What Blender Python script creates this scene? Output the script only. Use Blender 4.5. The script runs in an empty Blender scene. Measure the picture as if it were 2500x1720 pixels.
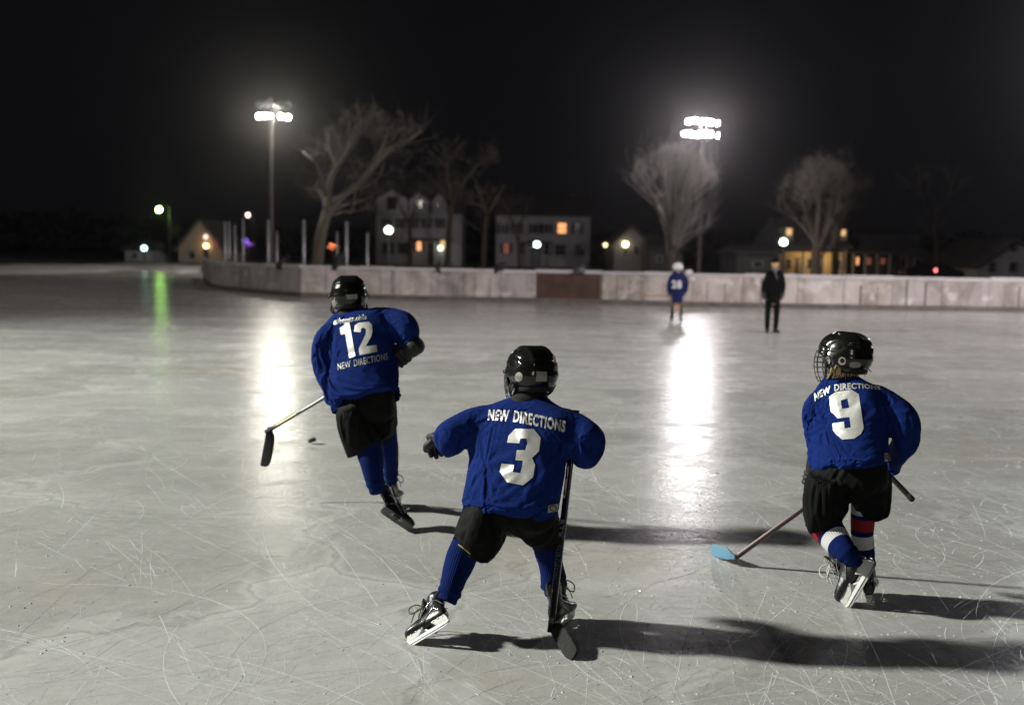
import bpy, bmesh, math, random
import numpy as np
from mathutils import Vector, Matrix, noise, Quaternion
from mathutils.bvhtree import BVHTree

random.seed(7)
rng = np.random.default_rng(11)
scene = bpy.context.scene
COL = scene.collection
V = Vector
rad = math.radians

# ------------------------------------------------------------------ camera
PW, PH, FPX = 2500.0, 1720.0, 2430.0        # photograph size in px, focal length in px
CAM_H = 1.8
PITCH = math.atan((PH / 2 - 613) / FPX)
ROLL = rad(1.0)
CAM = V((0, 0, CAM_H))
CROT = (Matrix.Rotation(math.pi / 2 - PITCH, 3, 'X') @ Matrix.Rotation(ROLL, 3, 'Z'))

def ray(px, py):
    return CROT @ V(((px - PW / 2) / FPX, -(py - PH / 2) / FPX, -1.0))

def P(px, py, Y):
    """point seen at photo pixel px,py at forward distance Y"""
    r = ray(px, py)
    return CAM + r * (Y / r.y)

def G(px, py, z=0.0):
    """point of the horizontal plane z seen at a photo pixel"""
    r = ray(px, py)
    return CAM + r * ((z - CAM_H) / r.z)

def horizon(px):
    return 613 + (px - 1250) * math.tan(ROLL)

cd = bpy.data.cameras.new('camera')
cam = bpy.data.objects.new('camera', cd)
COL.objects.link(cam)
cam.matrix_world = Matrix.Translation(CAM) @ CROT.to_4x4()
cd.sensor_width = 36
cd.lens = FPX / PW * 36
cd.clip_start = 0.1
cd.clip_end = 2000
cd.dof.use_dof = True
cd.dof.focus_distance = 4.95
cd.dof.aperture_fstop = 1.5
scene.camera = cam

# ------------------------------------------------------------------ object helpers
ORG = {}
def tag(o, label=None, cat=None, group=None, kind=None):
    if label: o['label'] = label
    if cat: o['category'] = cat
    if group: o['group'] = group
    if kind: o['kind'] = kind
    return o

def empty(name, loc, label=None, cat=None, group=None):
    o = bpy.data.objects.new(name, None)
    COL.objects.link(o)
    o.location = loc
    o.empty_display_size = 0.2
    ORG[o.name] = V(loc)
    return tag(o, label, cat, group)

def link_mesh(name, me, mats=None, parent=None, smooth=False):
    """me is in world coordinates; parents carry translation only"""
    if mats is not None:
        me.materials.clear()
        for m in (mats if isinstance(mats, (list, tuple)) else [mats]):
            me.materials.append(m)
    o = bpy.data.objects.new(name, me)
    COL.objects.link(o)
    if smooth:
        me.polygons.foreach_set('use_smooth', [True] * len(me.polygons))
    if parent is not None:
        org = ORG[parent.name]
        me.transform(Matrix.Translation(-org))
        o.parent = parent
        ORG[o.name] = org.copy()
    else:
        ORG[o.name] = V((0, 0, 0))
    return o

def mesh(verts, faces, uvs=None):
    me = bpy.data.meshes.new('m')
    me.from_pydata([tuple(v) for v in verts], [], [tuple(f) for f in faces])
    if uvs is not None:
        lay = me.uv_layers.new(name='UVMap')
        k = 0
        for f in uvs:
            for c in f:
                lay.data[k].uv = c
                k += 1
    me.update()
    return me

def obj(name, geo, mats, parent=None, smooth=False):
    me = geo if isinstance(geo, bpy.types.Mesh) else mesh(*geo)
    return link_mesh(name, me, mats, parent, smooth)

def join(*geos):
    vs, fs = [], []
    for g in geos:
        n = len(vs)
        vs += [V(v) for v in g[0]]
        fs += [tuple(i + n for i in f) for f in g[1]]
    return vs, fs

def xf(geo, M):
    return [M @ V(v) for v in geo[0]], list(geo[1])

def box(c, s, rotz=0.0):
    """closed box, centre c, full sizes s"""
    hx, hy, hz = s[0] / 2, s[1] / 2, s[2] / 2
    R = Matrix.Rotation(rotz, 3, 'Z')
    vs = [V(c) + R @ V((x * hx, y * hy, z * hz)) for x in (-1, 1) for y in (-1, 1) for z in (-1, 1)]
    fs = [(0, 1, 3, 2), (4, 6, 7, 5), (0, 4, 5, 1), (2, 3, 7, 6), (0, 2, 6, 4), (1, 5, 7, 3)]
    return vs, fs

def catmull(pts, sub, extra=None):
    """Catmull-Rom resample of a list of numpy vectors"""
    a = [np.array(p, float) for p in pts]
    out = []
    n = len(a)
    for i in range(n - 1):
        p0, p1, p2, p3 = a[max(i - 1, 0)], a[i], a[i + 1], a[min(i + 2, n - 1)]
        for k in range(sub):
            t = k / sub
            out.append(0.5 * ((2 * p1) + (-p0 + p2) * t + (2 * p0 - 5 * p1 + 4 * p2 - p3) * t * t
                              + (-p0 + 3 * p1 - 3 * p2 + p3) * t ** 3))
    out.append(a[-1])
    return out

def loft(rings, cap=(True, True), sub=0, closed=True):
    rings = [np.array([tuple(v) for v in r], float) for r in rings]
    if sub:
        rings = catmull(rings, sub)
    n = len(rings[0])
    vs = [V(v) for r in rings for v in r]
    fs = []
    for i in range(len(rings) - 1):
        for j in range(n if closed else n - 1):
            k = (j + 1) % n
            fs.append((i * n + j, i * n + k, (i + 1) * n + k, (i + 1) * n + j))
    if closed and cap[0]:
        c = len(vs); vs.append(V(rings[0].mean(axis=0)))
        fs += [(c, (j + 1) % n, j) for j in range(n)]
    if closed and cap[1]:
        c = len(vs); vs.append(V(rings[-1].mean(axis=0)))
        b = (len(rings) - 1) * n
        fs += [(c, b + j, b + (j + 1) % n) for j in range(n)]
    return vs, fs

def loft_uv(rings, closed=True):
    """uv faces matching loft() quads without caps"""
    n, m = len(rings[0]), len(rings)
    out = []
    for i in range(m - 1):
        for j in range(n):
            u0, u1, v0, v1 = j / n, (j + 1) / n, i / (m - 1), (i + 1) / (m - 1)
            out.append([(u0, v0), (u1, v0), (u1, v1), (u0, v1)])
    return out

def tube_rings(pts, radii, n=20, ref=None, sub=0, power=2.0):
    """rings along a path; radius may be a float or (ru, rv): ru along ref, rv across it"""
    rr = [r if isinstance(r, (tuple, list)) else (r, r) for r in radii]
    data = [np.array([*p, *r], float) for p, r in zip(pts, rr)]
    if sub:
        data = catmull(data, sub)
    ps = [V(d[:3]) for d in data]
    rings = []
    prev = None
    for i, p in enumerate(ps):
        t = (ps[min(i + 1, len(ps) - 1)] - ps[max(i - 1, 0)])
        t = t.normalized() if t.length > 1e-9 else V((0, 0, 1))
        if prev is None:
            r = V(ref) if ref is not None else (V((1, 0, 0)) if abs(t.x) < 0.8 else V((0, 1, 0)))
        else:
            r = prev
        u = (r - t * r.dot(t)).normalized()
        prev = u
        v = t.cross(u)
        ru, rv = data[i][3], data[i][4]
        ring = []
        for k in range(n):
            a = 2 * math.pi * k / n
            c, s = math.cos(a), math.sin(a)
            if power != 2.0:
                c = math.copysign(abs(c) ** (2 / power), c)
                s = math.copysign(abs(s) ** (2 / power), s)
            ring.append(p + u * (c * ru) + v * (s * rv))
        rings.append(ring)
    return rings

def tube(pts, radii, n=20, ref=None, sub=0, round_ends=True, power=2.0):
    if not isinstance(radii, (list, tuple)) or (isinstance(radii, tuple) and len(pts) != len(radii)):
        radii = [radii] * len(pts)
    rings = tube_rings(pts, radii, n, ref, sub, power)
    if round_ends:
        def dome(a, b):
            ca, cb = sum(a, V()) / n, sum(b, V()) / n
            d = (ca - cb)
            d = d.normalized() if d.length > 1e-9 else V((0, 0, 1))
            r = sum((x - ca).length for x in a) / n
            return [[ca + (x - ca) * math.cos(q) + d * (r * math.sin(q) * .75) for x in a] for q in (1.2, .65)]
        rings = dome(rings[0], rings[1]) + rings + dome(rings[-1], rings[-2])[::-1]
    return loft(rings)

def wire(pts, r, n=6, sub=0):
    return tube(pts, [r] * len(pts), n=n, sub=sub, round_ends=False)

def ball(c, r, n=24, m=14, M=None):
    r = r if isinstance(r, (tuple, list)) else (r, r, r)
    rings = []
    for i in range(1, m):
        t = math.pi * i / m
        rings.append([V((r[0] * math.sin(t) * math.cos(2 * math.pi * k / n),
                         r[1] * math.sin(t) * math.sin(2 * math.pi * k / n), r[2] * math.cos(t))) for k in range(n)])
    vs, fs = loft(rings, cap=(False, False))
    a = len(vs); vs.append(V((0, 0, r[2]))); vs.append(V((0, 0, -r[2])))
    b = (m - 2) * n
    fs += [(a, k, (k + 1) % n) for k in range(n)]
    fs += [(a + 1, b + (k + 1) % n, b + k) for k in range(n)]
    if M is not None:
        vs = [M @ v for v in vs]
    return [v + V(c) for v in vs], fs

def remesh(geo, voxel, smooth=4, factor=.5):
    me = mesh(*geo)
    o = bpy.data.objects.new('tmp', me)
    COL.objects.link(o)
    m = o.modifiers.new('r', 'REMESH'); m.mode = 'VOXEL'; m.voxel_size = voxel
    if smooth:
        s = o.modifiers.new('s', 'SMOOTH'); s.iterations = smooth; s.factor = factor
    dg = bpy.context.evaluated_depsgraph_get()
    dg.update()
    out = bpy.data.meshes.new_from_object(o.evaluated_get(dg))
    bpy.data.objects.remove(o); bpy.data.meshes.remove(me)
    return out

def mesh_np(me):
    n = len(me.vertices)
    co = np.empty(n * 3); me.vertices.foreach_get('co', co)
    no = np.empty(n * 3); me.vertices.foreach_get('normal', no)
    return co.reshape(-1, 3), no.reshape(-1, 3)

def set_co(me, co):
    me.vertices.foreach_set('co', np.asarray(co, float).ravel()); me.update()

def bvh_of(me):
    return BVHTree.FromPolygons([v.co.copy() for v in me.vertices], [tuple(p.vertices) for p in me.polygons])

# ------------------------------------------------------------------ materials
def mat(name, color, rough=.6, metal=0.0, spec=.5, coat=0.0, emit=None, estr=0.0, sheen=0.0, alpha=None):
    m = bpy.data.materials.new(name); m.use_nodes = True
    b = m.node_tree.nodes['Principled BSDF']
    b.inputs['Base Color'].default_value = (*color, 1)
    b.inputs['Roughness'].default_value = rough
    b.inputs['Metallic'].default_value = metal
    b.inputs['Specular IOR Level'].default_value = spec
    b.inputs['Coat Weight'].default_value = coat
    b.inputs['Sheen Weight'].default_value = sheen
    if emit:
        b.inputs['Emission Color'].default_value = (*emit, 1)
        b.inputs['Emission Strength'].default_value = estr
    return m

class N:
    """tiny node-graph helper"""
    def __init__(s, m):
        s.m, s.t = m, m.node_tree
        s.b = s.t.nodes['Principled BSDF']
        s.tc = s.t.nodes.new('ShaderNodeTexCoord')
    def new(s, typ, **kw):
        n = s.t.nodes.new(typ)
        for k, v in kw.items():
            if k in n.inputs: n.inputs[k].default_value = v
            else: setattr(n, k, v)
        return n
    def link(s, a, b): s.t.links.new(a, b)
    def coords(s, scale=(1, 1, 1), rot=(0, 0, 0), src='Object', loc=(0, 0, 0)):
        n = s.t.nodes.new('ShaderNodeMapping')
        n.inputs['Scale'].default_value = scale; n.inputs['Rotation'].default_value = rot
        n.inputs['Location'].default_value = loc
        s.link(s.tc.outputs[src], n.inputs['Vector'])
        return n.outputs['Vector']
    def noise(s, vec, scale, detail=4, rough=.5, dist=0.0):
        n = s.new('ShaderNodeTexNoise')
        n.inputs['Scale'].default_value = scale; n.inputs['Detail'].default_value = detail
        n.inputs['Roughness'].default_value = rough; n.inputs['Distortion'].default_value = dist
        s.link(vec, n.inputs['Vector'])
        return n.outputs['Fac']
    def ramp(s, fac, stops):
        n = s.new('ShaderNodeValToRGB')
        e = n.color_ramp.elements
        while len(e) < len(stops): e.new(.5)
        for x, (p, c) in zip(e, stops):
            x.position = p
            x.color = (*c, 1) if isinstance(c, (tuple, list)) else (c, c, c, 1)
        s.link(fac, n.inputs['Fac'])
        return n.outputs['Color']
    def mix(s, fac, a, b, blend='MIX'):
        n = s.new('ShaderNodeMix', data_type='RGBA', blend_type=blend)
        for sock, val in ((n.inputs['Factor'], fac), (n.inputs['A'], a), (n.inputs['B'], b)):
            pass
        ins = {'f': n.inputs[0], 'a': n.inputs[6], 'b': n.inputs[7]}
        for k, val in (('f', fac), ('a', a), ('b', b)):
            if isinstance(val, (int, float)): ins[k].default_value = val
            elif isinstance(val, tuple): ins[k].default_value = (*val, 1)
            else: s.link(val, ins[k])
        return n.outputs[2]
    def math(s, op, a, b=0.0):
        n = s.new('ShaderNodeMath', operation=op)
        for i, val in enumerate((a, b)):
            if isinstance(val, (int, float)): n.inputs[i].default_value = val
            else: s.link(val, n.inputs[i])
        return n.outputs[0]
    def bump(s, h, strength=.3, dist=.01, prev=None):
        n = s.new('ShaderNodeBump')
        n.inputs['Strength'].default_value = strength; n.inputs['Distance'].default_value = dist
        s.link(h, n.inputs['Height'])
        if prev is not None: s.link(prev, n.inputs['Normal'])
        s.link(n.outputs['Normal'], s.b.inputs['Normal'])
        return n.outputs['Normal']

def noisy(name, c1, c2, scale=6, rough=.7, bump=0.0, bscale=None, spec=.4, detail=5, **kw):
    m = mat(name, c1, rough, spec=spec, **kw)
    g = N(m)
    v = g.coords()
    f = g.noise(v, scale, detail, .6)
    g.link(g.ramp(f, [(.3, c1), (.7, c2)]), g.b.inputs['Base Color'])
    if bump:
        g.bump(g.noise(v, bscale or scale * 3, 6, .6), bump, .01)
    return m

def emitter(name, color, strength, sampled=False):
    m = mat(name, (.02, .02, .02), .5)
    b = m.node_tree.nodes['Principled BSDF']
    b.inputs['Emission Color'].default_value = (*color, 1)
    b.inputs['Emission Strength'].default_value = strength
    m.cycles.emission_sampling = 'FRONT' if sampled else 'NONE'
    return m
# ================================================================== world, air, lamps
world = bpy.data.worlds.new('World'); scene.world = world
world.use_nodes = True
bg = world.node_tree.nodes['Background']
bg.inputs['Color'].default_value = (0.80, 0.76, 1.0, 1)
bg.inputs['Strength'].default_value = 0.0034

vs = scene.view_settings
vs.view_transform = 'Standard'; vs.look = 'None'; vs.exposure = 0; vs.gamma = 1

def lamp(name, typ, loc, power, color, radius, aim=None, cone=90, blend=.5):
    d = bpy.data.lights.new(name, typ)
    d.energy = power; d.color = color; d.shadow_soft_size = radius
    if typ == 'SPOT':
        d.spot_size = rad(cone); d.spot_blend = blend
    o = bpy.data.objects.new(name, d); COL.objects.link(o)
    o.location = loc
    if aim is not None:
        o.rotation_euler = (V(aim) - V(loc)).to_track_quat('-Z', 'Y').to_euler()
    return o
# the rink's floodlights on poles out of view, with two fill lamps added
lamp('floodlight_west', 'SPOT', (-31, 10.2, 17.2), 92000, (.98, .985, .89), .85, (4, 5.0, 0), 88, 1.0)
lamp('fill_west_far', 'SPOT', (-31, 8.6, 16.4), 8000, (1.0, .94, .88), .5, (-9, 41, 0.5), 54, .9)  # added fill that brightens the left end of the boards
lamp('floodlight_east', 'SPOT', (34, 2, 13), 60000, (1.0, .87, .88), .5, (2, 38, 0.6), 70, .9)
lamp('fill_south', 'SPOT', (-6, -34, 13), 3200, (1.0, .93, .86), .5, (4, 20, 0.5), 70, .8)  # added fill from behind that lifts the jersey backs and numbers
lamp('floodlight_corner', 'SPOT', (25.5, 39.5, 10), 6500, (.93, .93, 1.0), .5, (6, 8, 0), 95, .5)

hz = obj('haze', box((0, 95, 21), (420, 262, 44)), None)
tag(hz, kind='stuff')
hm = bpy.data.materials.new('haze'); hm.use_nodes = True
nt = hm.node_tree
nt.nodes.remove(nt.nodes['Principled BSDF'])
pv = nt.nodes.new('ShaderNodeVolumePrincipled')
pv.inputs['Color'].default_value = (.95, .93, .95, 1)
pv.inputs['Density'].default_value = 0.0005
pv.inputs['Anisotropy'].default_value = 0.94
nt.links.new(pv.outputs['Volume'], nt.nodes['Material Output'].inputs['Volume'])
hm.cycles.volume_sampling = 'EQUIANGULAR'
hz.data.materials.append(hm)

# ================================================================== ice
BASE = [(496, 676), (505, 692), (521, 703), (560, 709), (629, 716), (737, 725), (1000, 732), (1300, 738), (1700, 748),
        (2100, 755), (2500, 761), (2700, 764)]
def base_y(px):
    for (x0, y0), (x1, y1) in zip(BASE, BASE[1:]):
        if x0 <= px <= x1:
            return y0 + (y1 - y0) * (px - x0) / (x1 - x0)
    return BASE[-1][1]
board_line = [G(*b) for b in BASE]

def ice_material():
    m = mat('rink ice', (.5, .5, .5), .25, spec=.42)
    g = N(m)
    g.b.inputs['IOR'].default_value = 1.31
    v = g.coords()
    big = g.noise(v, .22, 6, .62, .6)
    mid = g.noise(g.coords((.8, 1, 1), (0, 0, .15)), 1.3, 9, .72, .9)
    fine = g.noise(g.coords((.55, 1, 1), (0, 0, -.1)), 16, 7, .75, .3)
    c = g.ramp(mid, [(.28, (.27, .27, .255)), (.50, (.43, .43, .42)), (.72, (.63, .63, .62))])
    blot = g.noise(g.coords((.7, 1, 1), (0, 0, -.3), loc=(9, 3, 0)), .55, 6, .65, 1.2)
    c = g.mix(1.0, c, g.ramp(blot, [(.32, .74), (.52, 1.0), (.7, 1.1)]), 'MULTIPLY')
    c = g.mix(g.ramp(big, [(.38, 0.0), (.68, .6)]), c, (.39, .38, .355))
    c = g.mix(g.ramp(fine, [(.42, 0.0), (.70, .55)]), c, (.66, .66, .65))
    c = g.mix(g.ramp(g.noise(g.coords(loc=(5, 2, 0)), 70, 4, .75), [(.48, 0.0), (.72, .62)]), c, (.27, .27, .26))
    grain = g.noise(v, 150, 3, .7)
    c = g.mix(g.ramp(grain, [(.42, 0.0), (.68, .5)]), c, (.74, .74, .73))
    # shell-ice plates: faint tone steps and hairline edges between refrozen layers
    wob = g.new('ShaderNodeTexNoise'); wob.inputs['Scale'].default_value = 1.1; wob.inputs['Detail'].default_value = 7
    g.link(v, wob.inputs['Vector'])
    sc = g.new('ShaderNodeVectorMath', operation='SCALE'); sc.inputs['Scale'].default_value = 1.5
    wv = g.new('ShaderNodeVectorMath', operation='ADD')
    g.link(wob.outputs['Color'], sc.inputs[0]); g.link(v, wv.inputs[0]); g.link(sc.outputs[0], wv.inputs[1])
    def plates(scale, rnd):
        n = g.new('ShaderNodeTexVoronoi'); n.inputs['Scale'].default_value = scale
        e = g.new('ShaderNodeTexVoronoi', feature='DISTANCE_TO_EDGE'); e.inputs['Scale'].default_value = scale
        for q in (n, e): g.link(wv.outputs[0], q.inputs['Vector'])
        sp = g.new('ShaderNodeSeparateColor'); g.link(n.outputs['Color'], sp.inputs[0])
        return sp.outputs[rnd], e.outputs['Distance']
    tone, dist = plates(.5, 0)
    c = g.mix(.42, c, g.ramp(tone, [(0, (.30, .30, .285)), (1, (.56, .56, .555))]))
    some = g.ramp(g.noise(g.coords(loc=(1, 4, 0)), .7, 3), [(.40, 0), (.52, 1)])
    c = g.mix(g.math('MULTIPLY', g.ramp(dist, [(0.0, .95), (.018, 0.0)]), some), c, (.13, .13, .12))
    c = g.mix(g.math('MULTIPLY', g.ramp(dist, [(0.016, .5), (.06, 0.0)]), some), c, (.66, .66, .65))
    # rusty meltwater tint
    tint = g.ramp(g.noise(g.coords(loc=(3.1, 1.7, 0)), .42, 5, .6), [(.56, 0.0), (.74, .6)])
    c = g.mix(tint, c, (.44, .375, .31))
    g.link(c, g.b.inputs['Base Color'])
    bands = g.noise(g.coords((.22, 1.5, 1)), 1.0, 6, .65, .3)
    patch = g.noise(v, 3.0, 6, .7)
    r = g.ramp(g.mix(.5, bands, patch), [(.36, .15), (.5, .23), (.66, .40)])
    g.link(r, g.b.inputs['Roughness'])
    n1 = g.bump(g.noise(g.coords((1, 1, 1)), 34, 5, .7, .5), .16, .005)
    n2 = g.bump(g.noise(g.coords((2.4, 1, 1), (0, 0, .2)), 7, 6, .62, .5), .16, .012, n1)
    n3 = g.bump(bands, .12, .05, n2)
    return m
ICE = ice_material()
shore = [G(-700, 690), G(-300, 681), G(0, 673), G(120, 671), G(230, 668), G(330, 661), G(400, 664), G(440, 668), G(490, 665)]
poly = [V((-75, -14, 0)), V((60, -14, 0)), V((60, 34.0, 0))] + [V((p.x, p.y + .03, 0)) for p in board_line[::-1]] + shore[::-1]
poly.append(V((-75, poly[-1].y, 0)))
def fill(points):
    bm = bmesh.new()
    vsb = [bm.verts.new(p) for p in points]
    f = bm.faces.new(vsb)
    bmesh.ops.triangulate(bm, faces=[f])
    bmesh.ops.recalc_face_normals(bm, faces=bm.faces)
    me = bpy.data.meshes.new('m'); bm.to_mesh(me); bm.free()
    if me.polygons and me.polygons[0].normal.z < 0: me.flip_normals()
    return me
ice = obj('ice', fill(poly), ICE)
tag(ice, kind='structure')

# ground beyond: old snow over a park
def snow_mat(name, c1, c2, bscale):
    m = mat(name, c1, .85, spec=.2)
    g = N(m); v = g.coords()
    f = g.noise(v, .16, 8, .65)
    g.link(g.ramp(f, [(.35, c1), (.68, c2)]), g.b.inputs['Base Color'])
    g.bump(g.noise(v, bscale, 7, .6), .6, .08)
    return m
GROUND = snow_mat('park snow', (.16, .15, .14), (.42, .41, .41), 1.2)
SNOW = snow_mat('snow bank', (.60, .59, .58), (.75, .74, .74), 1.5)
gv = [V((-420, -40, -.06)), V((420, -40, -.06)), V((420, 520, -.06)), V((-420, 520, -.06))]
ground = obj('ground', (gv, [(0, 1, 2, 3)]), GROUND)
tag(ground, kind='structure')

# ploughed snow field along the far shore on the left
def bank(front, back, h, name, m, nx=90, ny=8, seed=0):
    vsx, fsx = [], []
    for i in range(nx):
        t = i / (nx - 1)
        a = np.array(front, float); b = np.array(back, float)
        s = t * (len(a) - 1); k = min(int(s), len(a) - 2); q = s - k
        f = V(a[k] * (1 - q) + a[k + 1] * q)
        s2 = t * (len(b) - 1); k2 = min(int(s2), len(b) - 2); q2 = s2 - k2
        bb = V(b[k2] * (1 - q2) + b[k2 + 1] * q2)
        for j in range(ny):
            w = j / (ny - 1)
            p = f.lerp(bb, w)
            prof = min(1, w * 4) * (1 - max(0, (w - .7) / .3) * .6)
            z = h * prof * (.7 + .6 * noise.noise(V((p.x * .3 + seed, p.y * .3, 0)))) - (.05 if j == 0 else 0)
            vsx.append(V((p.x, p.y + (.5 * noise.noise(V((p.x * .5, seed, 3))) if j == 0 else 0), z)))
    for i in range(nx - 1):
        for j in range(ny - 1):
            fsx.append((i * ny + j, (i + 1) * ny + j, (i + 1) * ny + j + 1, i * ny + j + 1))
    o = obj(name, (vsx, fsx), m, smooth=True)
    return tag(o, kind='structure')
front = [G(-700, 690), G(-300, 681), G(0, 672), G(120, 670), G(230, 667), G(330, 660), G(400, 663), G(440, 667), G(487, 664)]
back = [V((p.x * 1.35, p.y + 26, 0)) for p in front]
bank([tuple(p) for p in front], [tuple(p) for p in back], .32, 'snow_bank', SNOW, 120, 10, 3)
# snow lying behind the boards
fb = [V((p.x, p.y + .35, 0)) for p in board_line[3:]]
bb_ = [V((p.x * 1.1, p.y + 14, 0)) for p in board_line[3:]]
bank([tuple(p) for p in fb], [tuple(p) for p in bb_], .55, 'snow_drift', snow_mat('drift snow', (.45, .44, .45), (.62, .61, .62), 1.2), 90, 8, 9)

# ------------------------------------------------------------------ skate marks cut in the ice
def skate_marks():
    verts, faces = [], []
    def arc(x, y, a, L, k, w, h, dash=0.0):
        n = max(4, int(L / .12))
        px_, py_, ang = x, y, a
        prev = None
        for i in range(n + 1):
            nx_, ny_ = -math.sin(ang), math.cos(ang)
            t = i / n
            ww = w * max(.12, math.sin(math.pi * min(1, max(0, t)) ) ** .5) * random.uniform(.6, 1.25)
            skip = dash and random.random() < dash
            b = len(verts)
            verts.append((px_ - nx_ * ww, py_ - ny_ * ww, .0004))
            verts.append((px_, py_, .0006 + h * random.uniform(.5, 1.2)))
            verts.append((px_ + nx_ * ww, py_ + ny_ * ww, .0004))
            if prev is not None and not skip:
                faces.append((prev, b, b + 1, prev + 1)); faces.append((prev + 1, b + 1, b + 2, prev + 2))
            prev = None if skip else b
            px_ += math.cos(ang) * L / n; py_ += math.sin(ang) * L / n
            ang += k * L / n + random.gauss(0, .012)
    for i in range(1900):
        Y = 2.2 + 20 * random.random() ** 1.7
        X = random.uniform(-.62, .62) * Y
        L = random.choice((.25, .5, .9, 1.6, 2.6)) * random.uniform(.6, 1.3)
        k = random.choice((0, .15, -.15, .5, -.5, 1.2, -1.2)) * random.uniform(.3, 1.5)
        a = random.gauss(math.pi / 2, .9)
        arc(X, Y, a, L, k, random.choice((.0006, .0008, .0012, .0019)) * (1 + Y * .05), random.choice((.00003, .00006, .0001, .0002)),
            random.choice((0, .1, .3)))
    for q in range(70):                                  # bundles of near parallel strokes
        Y = 2.6 + 11 * random.random() ** 1.4; X = random.uniform(-.55, .55) * Y
        a = random.uniform(0, math.pi); k = random.gauss(0, .5)
        for j in range(random.randint(4, 9)):
            arc(X + random.gauss(0, .10), Y + random.gauss(0, .10), a + random.gauss(0, .06), random.uniform(.3, 1.3), k + random.gauss(0, .15),
                random.uniform(.0008, .002), .0001, .2)
    # long double strokes
    for (x, y, a, L, k) in ((-2.2, 9.2, -1.2, 3.4, -.35), (-2.15, 9.1, -1.25, 3.3, -.38), (-4.6, 6.2, -.7, 4.2, -.05),
                            (-2.9, 4.6, -.35, 2.8, .02), (-1.1, 3.6, -.55, 2.2, -.3), (1.8, 3.1, .9, 2.4, .2),
                            (.2, 4.0, -.5, 1.6, -.6), (-.9, 3.2, 1.6, 1.3, -.7), (2.0, 6.5, 1.1, 2.0, .4),
                            (-3.2, 5.0, -.9, 2.4, .5), (.9, 3.5, .5, 2.2, .1), (1.1, 5.3, -1.3, 1.7, .35)):
        arc(x, y, a, L, k, .0019, .0001, .12)
    # a busy patch of turning skates at the right
    for i in range(650):
        Y = 3.4 + 9 * random.random() ** 1.3
        X = Y * random.uniform(.02, .58)
        a = random.gauss(1.1, .8)
        arc(X, Y, a, random.uniform(.08, .7), random.gauss(0, 2.2), random.uniform(.001, .0028), random.choice((.00005, .0001, .0002, .0004)), .15)
    return verts, faces
MARK = noisy('cut ice', (.62, .63, .62), (.80, .81, .81), 30, .38, spec=.5)
sm = obj('skate_marks', skate_marks(), MARK)
tag(sm, 'fine white skate cuts crossing the grey ice', 'skate marks', kind='stuff')
def shavings():
    verts, faces = [], []
    for i in range(6500):
        Y = 2.6 + 11 * random.random() ** 1.4
        X = Y * (random.uniform(-.55, .58) if random.random() < .4 else random.uniform(.05, .6))
        s = random.choice((.0012, .002, .003, .0045, .006)) * random.uniform(.7, 1.3)
        a = random.uniform(0, 6.28)
        b = len(verts)
        for k in range(3):
            q = a + k * 2.1 + random.uniform(-.4, .4)
            verts.append((X + math.cos(q) * s * random.uniform(.6, 2.2), Y + math.sin(q) * s * random.uniform(.6, 2.2), .0004))
        verts.append((X, Y, s * random.uniform(.35, .8)))
        faces += [(b, b + 1, b + 3), (b + 1, b + 2, b + 3), (b + 2, b, b + 3)]
    return verts, faces
sh = obj('ice_shavings', shavings(), mat('ice shavings', (.75, .77, .78), .16, spec=.6))
tag(sh, 'tiny white ice chips scattered over the rink', 'ice shavings', kind='stuff')

# ================================================================== rink boards
def board_mat(name, c, stain, amt=.8):
    m = mat(name, c, .7, spec=.3)
    g = N(m)
    f = g.noise(g.coords((1, 1, .55)), .9, 7, .68, .4)
    col = g.mix(g.ramp(f, [(.45, 0.0), (.62, amt)]), c, stain)
    streak = g.noise(g.coords((3, 3, .6)), 1.0, 5, .6)
    col = g.mix(g.ramp(streak, [(.52, 0.0), (.74, .35)]), col, tuple(x * .6 for x in stain))
    f2 = g.noise(g.coords((1, 1, 1.4), loc=(7, 0, 3)), 1.6, 6, .6)
    col = g.mix(g.ramp(f2, [(.56, 0.0), (.66, .75)]), col, (.66, .64, .63))
    g.link(col, g.b.inputs['Base Color'])
    return m
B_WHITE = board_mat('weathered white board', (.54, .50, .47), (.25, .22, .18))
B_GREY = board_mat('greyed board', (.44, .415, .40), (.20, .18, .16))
B_BROWN = noisy('bare brown plywood', (.055, .030, .023), (.105, .062, .048), 2.2, .8)
B_KICK = noisy('dirty kick plate', (.085, .075, .068), (.17, .155, .145), 3, .7)
B_RAIL = noisy('frosted top rail', (.42, .41, .41), (.60, .59, .59), 1.1, .7)
B_POST = mat('galvanised post', (.36, .37, .38), .45, metal=.5)
B_TIMBER = noisy('grey timber', (.12, .11, .10), (.2, .185, .17), 4, .8)
BH = 1.16
boards = empty('rink_boards', G(1300, 738), 'low weathered white hockey boards running along the far side of the ice', 'rink boards')
joints = [497, 505, 521, 545, 590, 650, 737, 800, 880, 962, 1050, 1135, 1222, 1305, 1468, 1570, 1690, 1815, 1945, 2060, 2175, 2300, 2410, 2520, 2650]
def seg(a, b, z0, z1, off, th, over=0.0):
    d = (b - a); d.z = 0; L = d.length; d.normalize()
    nrm = V((d.y, -d.x, 0))          # towards the camera
    c = (a + b) / 2 + nrm * off
    c.z = (z0 + z1) / 2
    return box(c, (L + over, th, z1 - z0), math.atan2(d.y, d.x))
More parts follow.
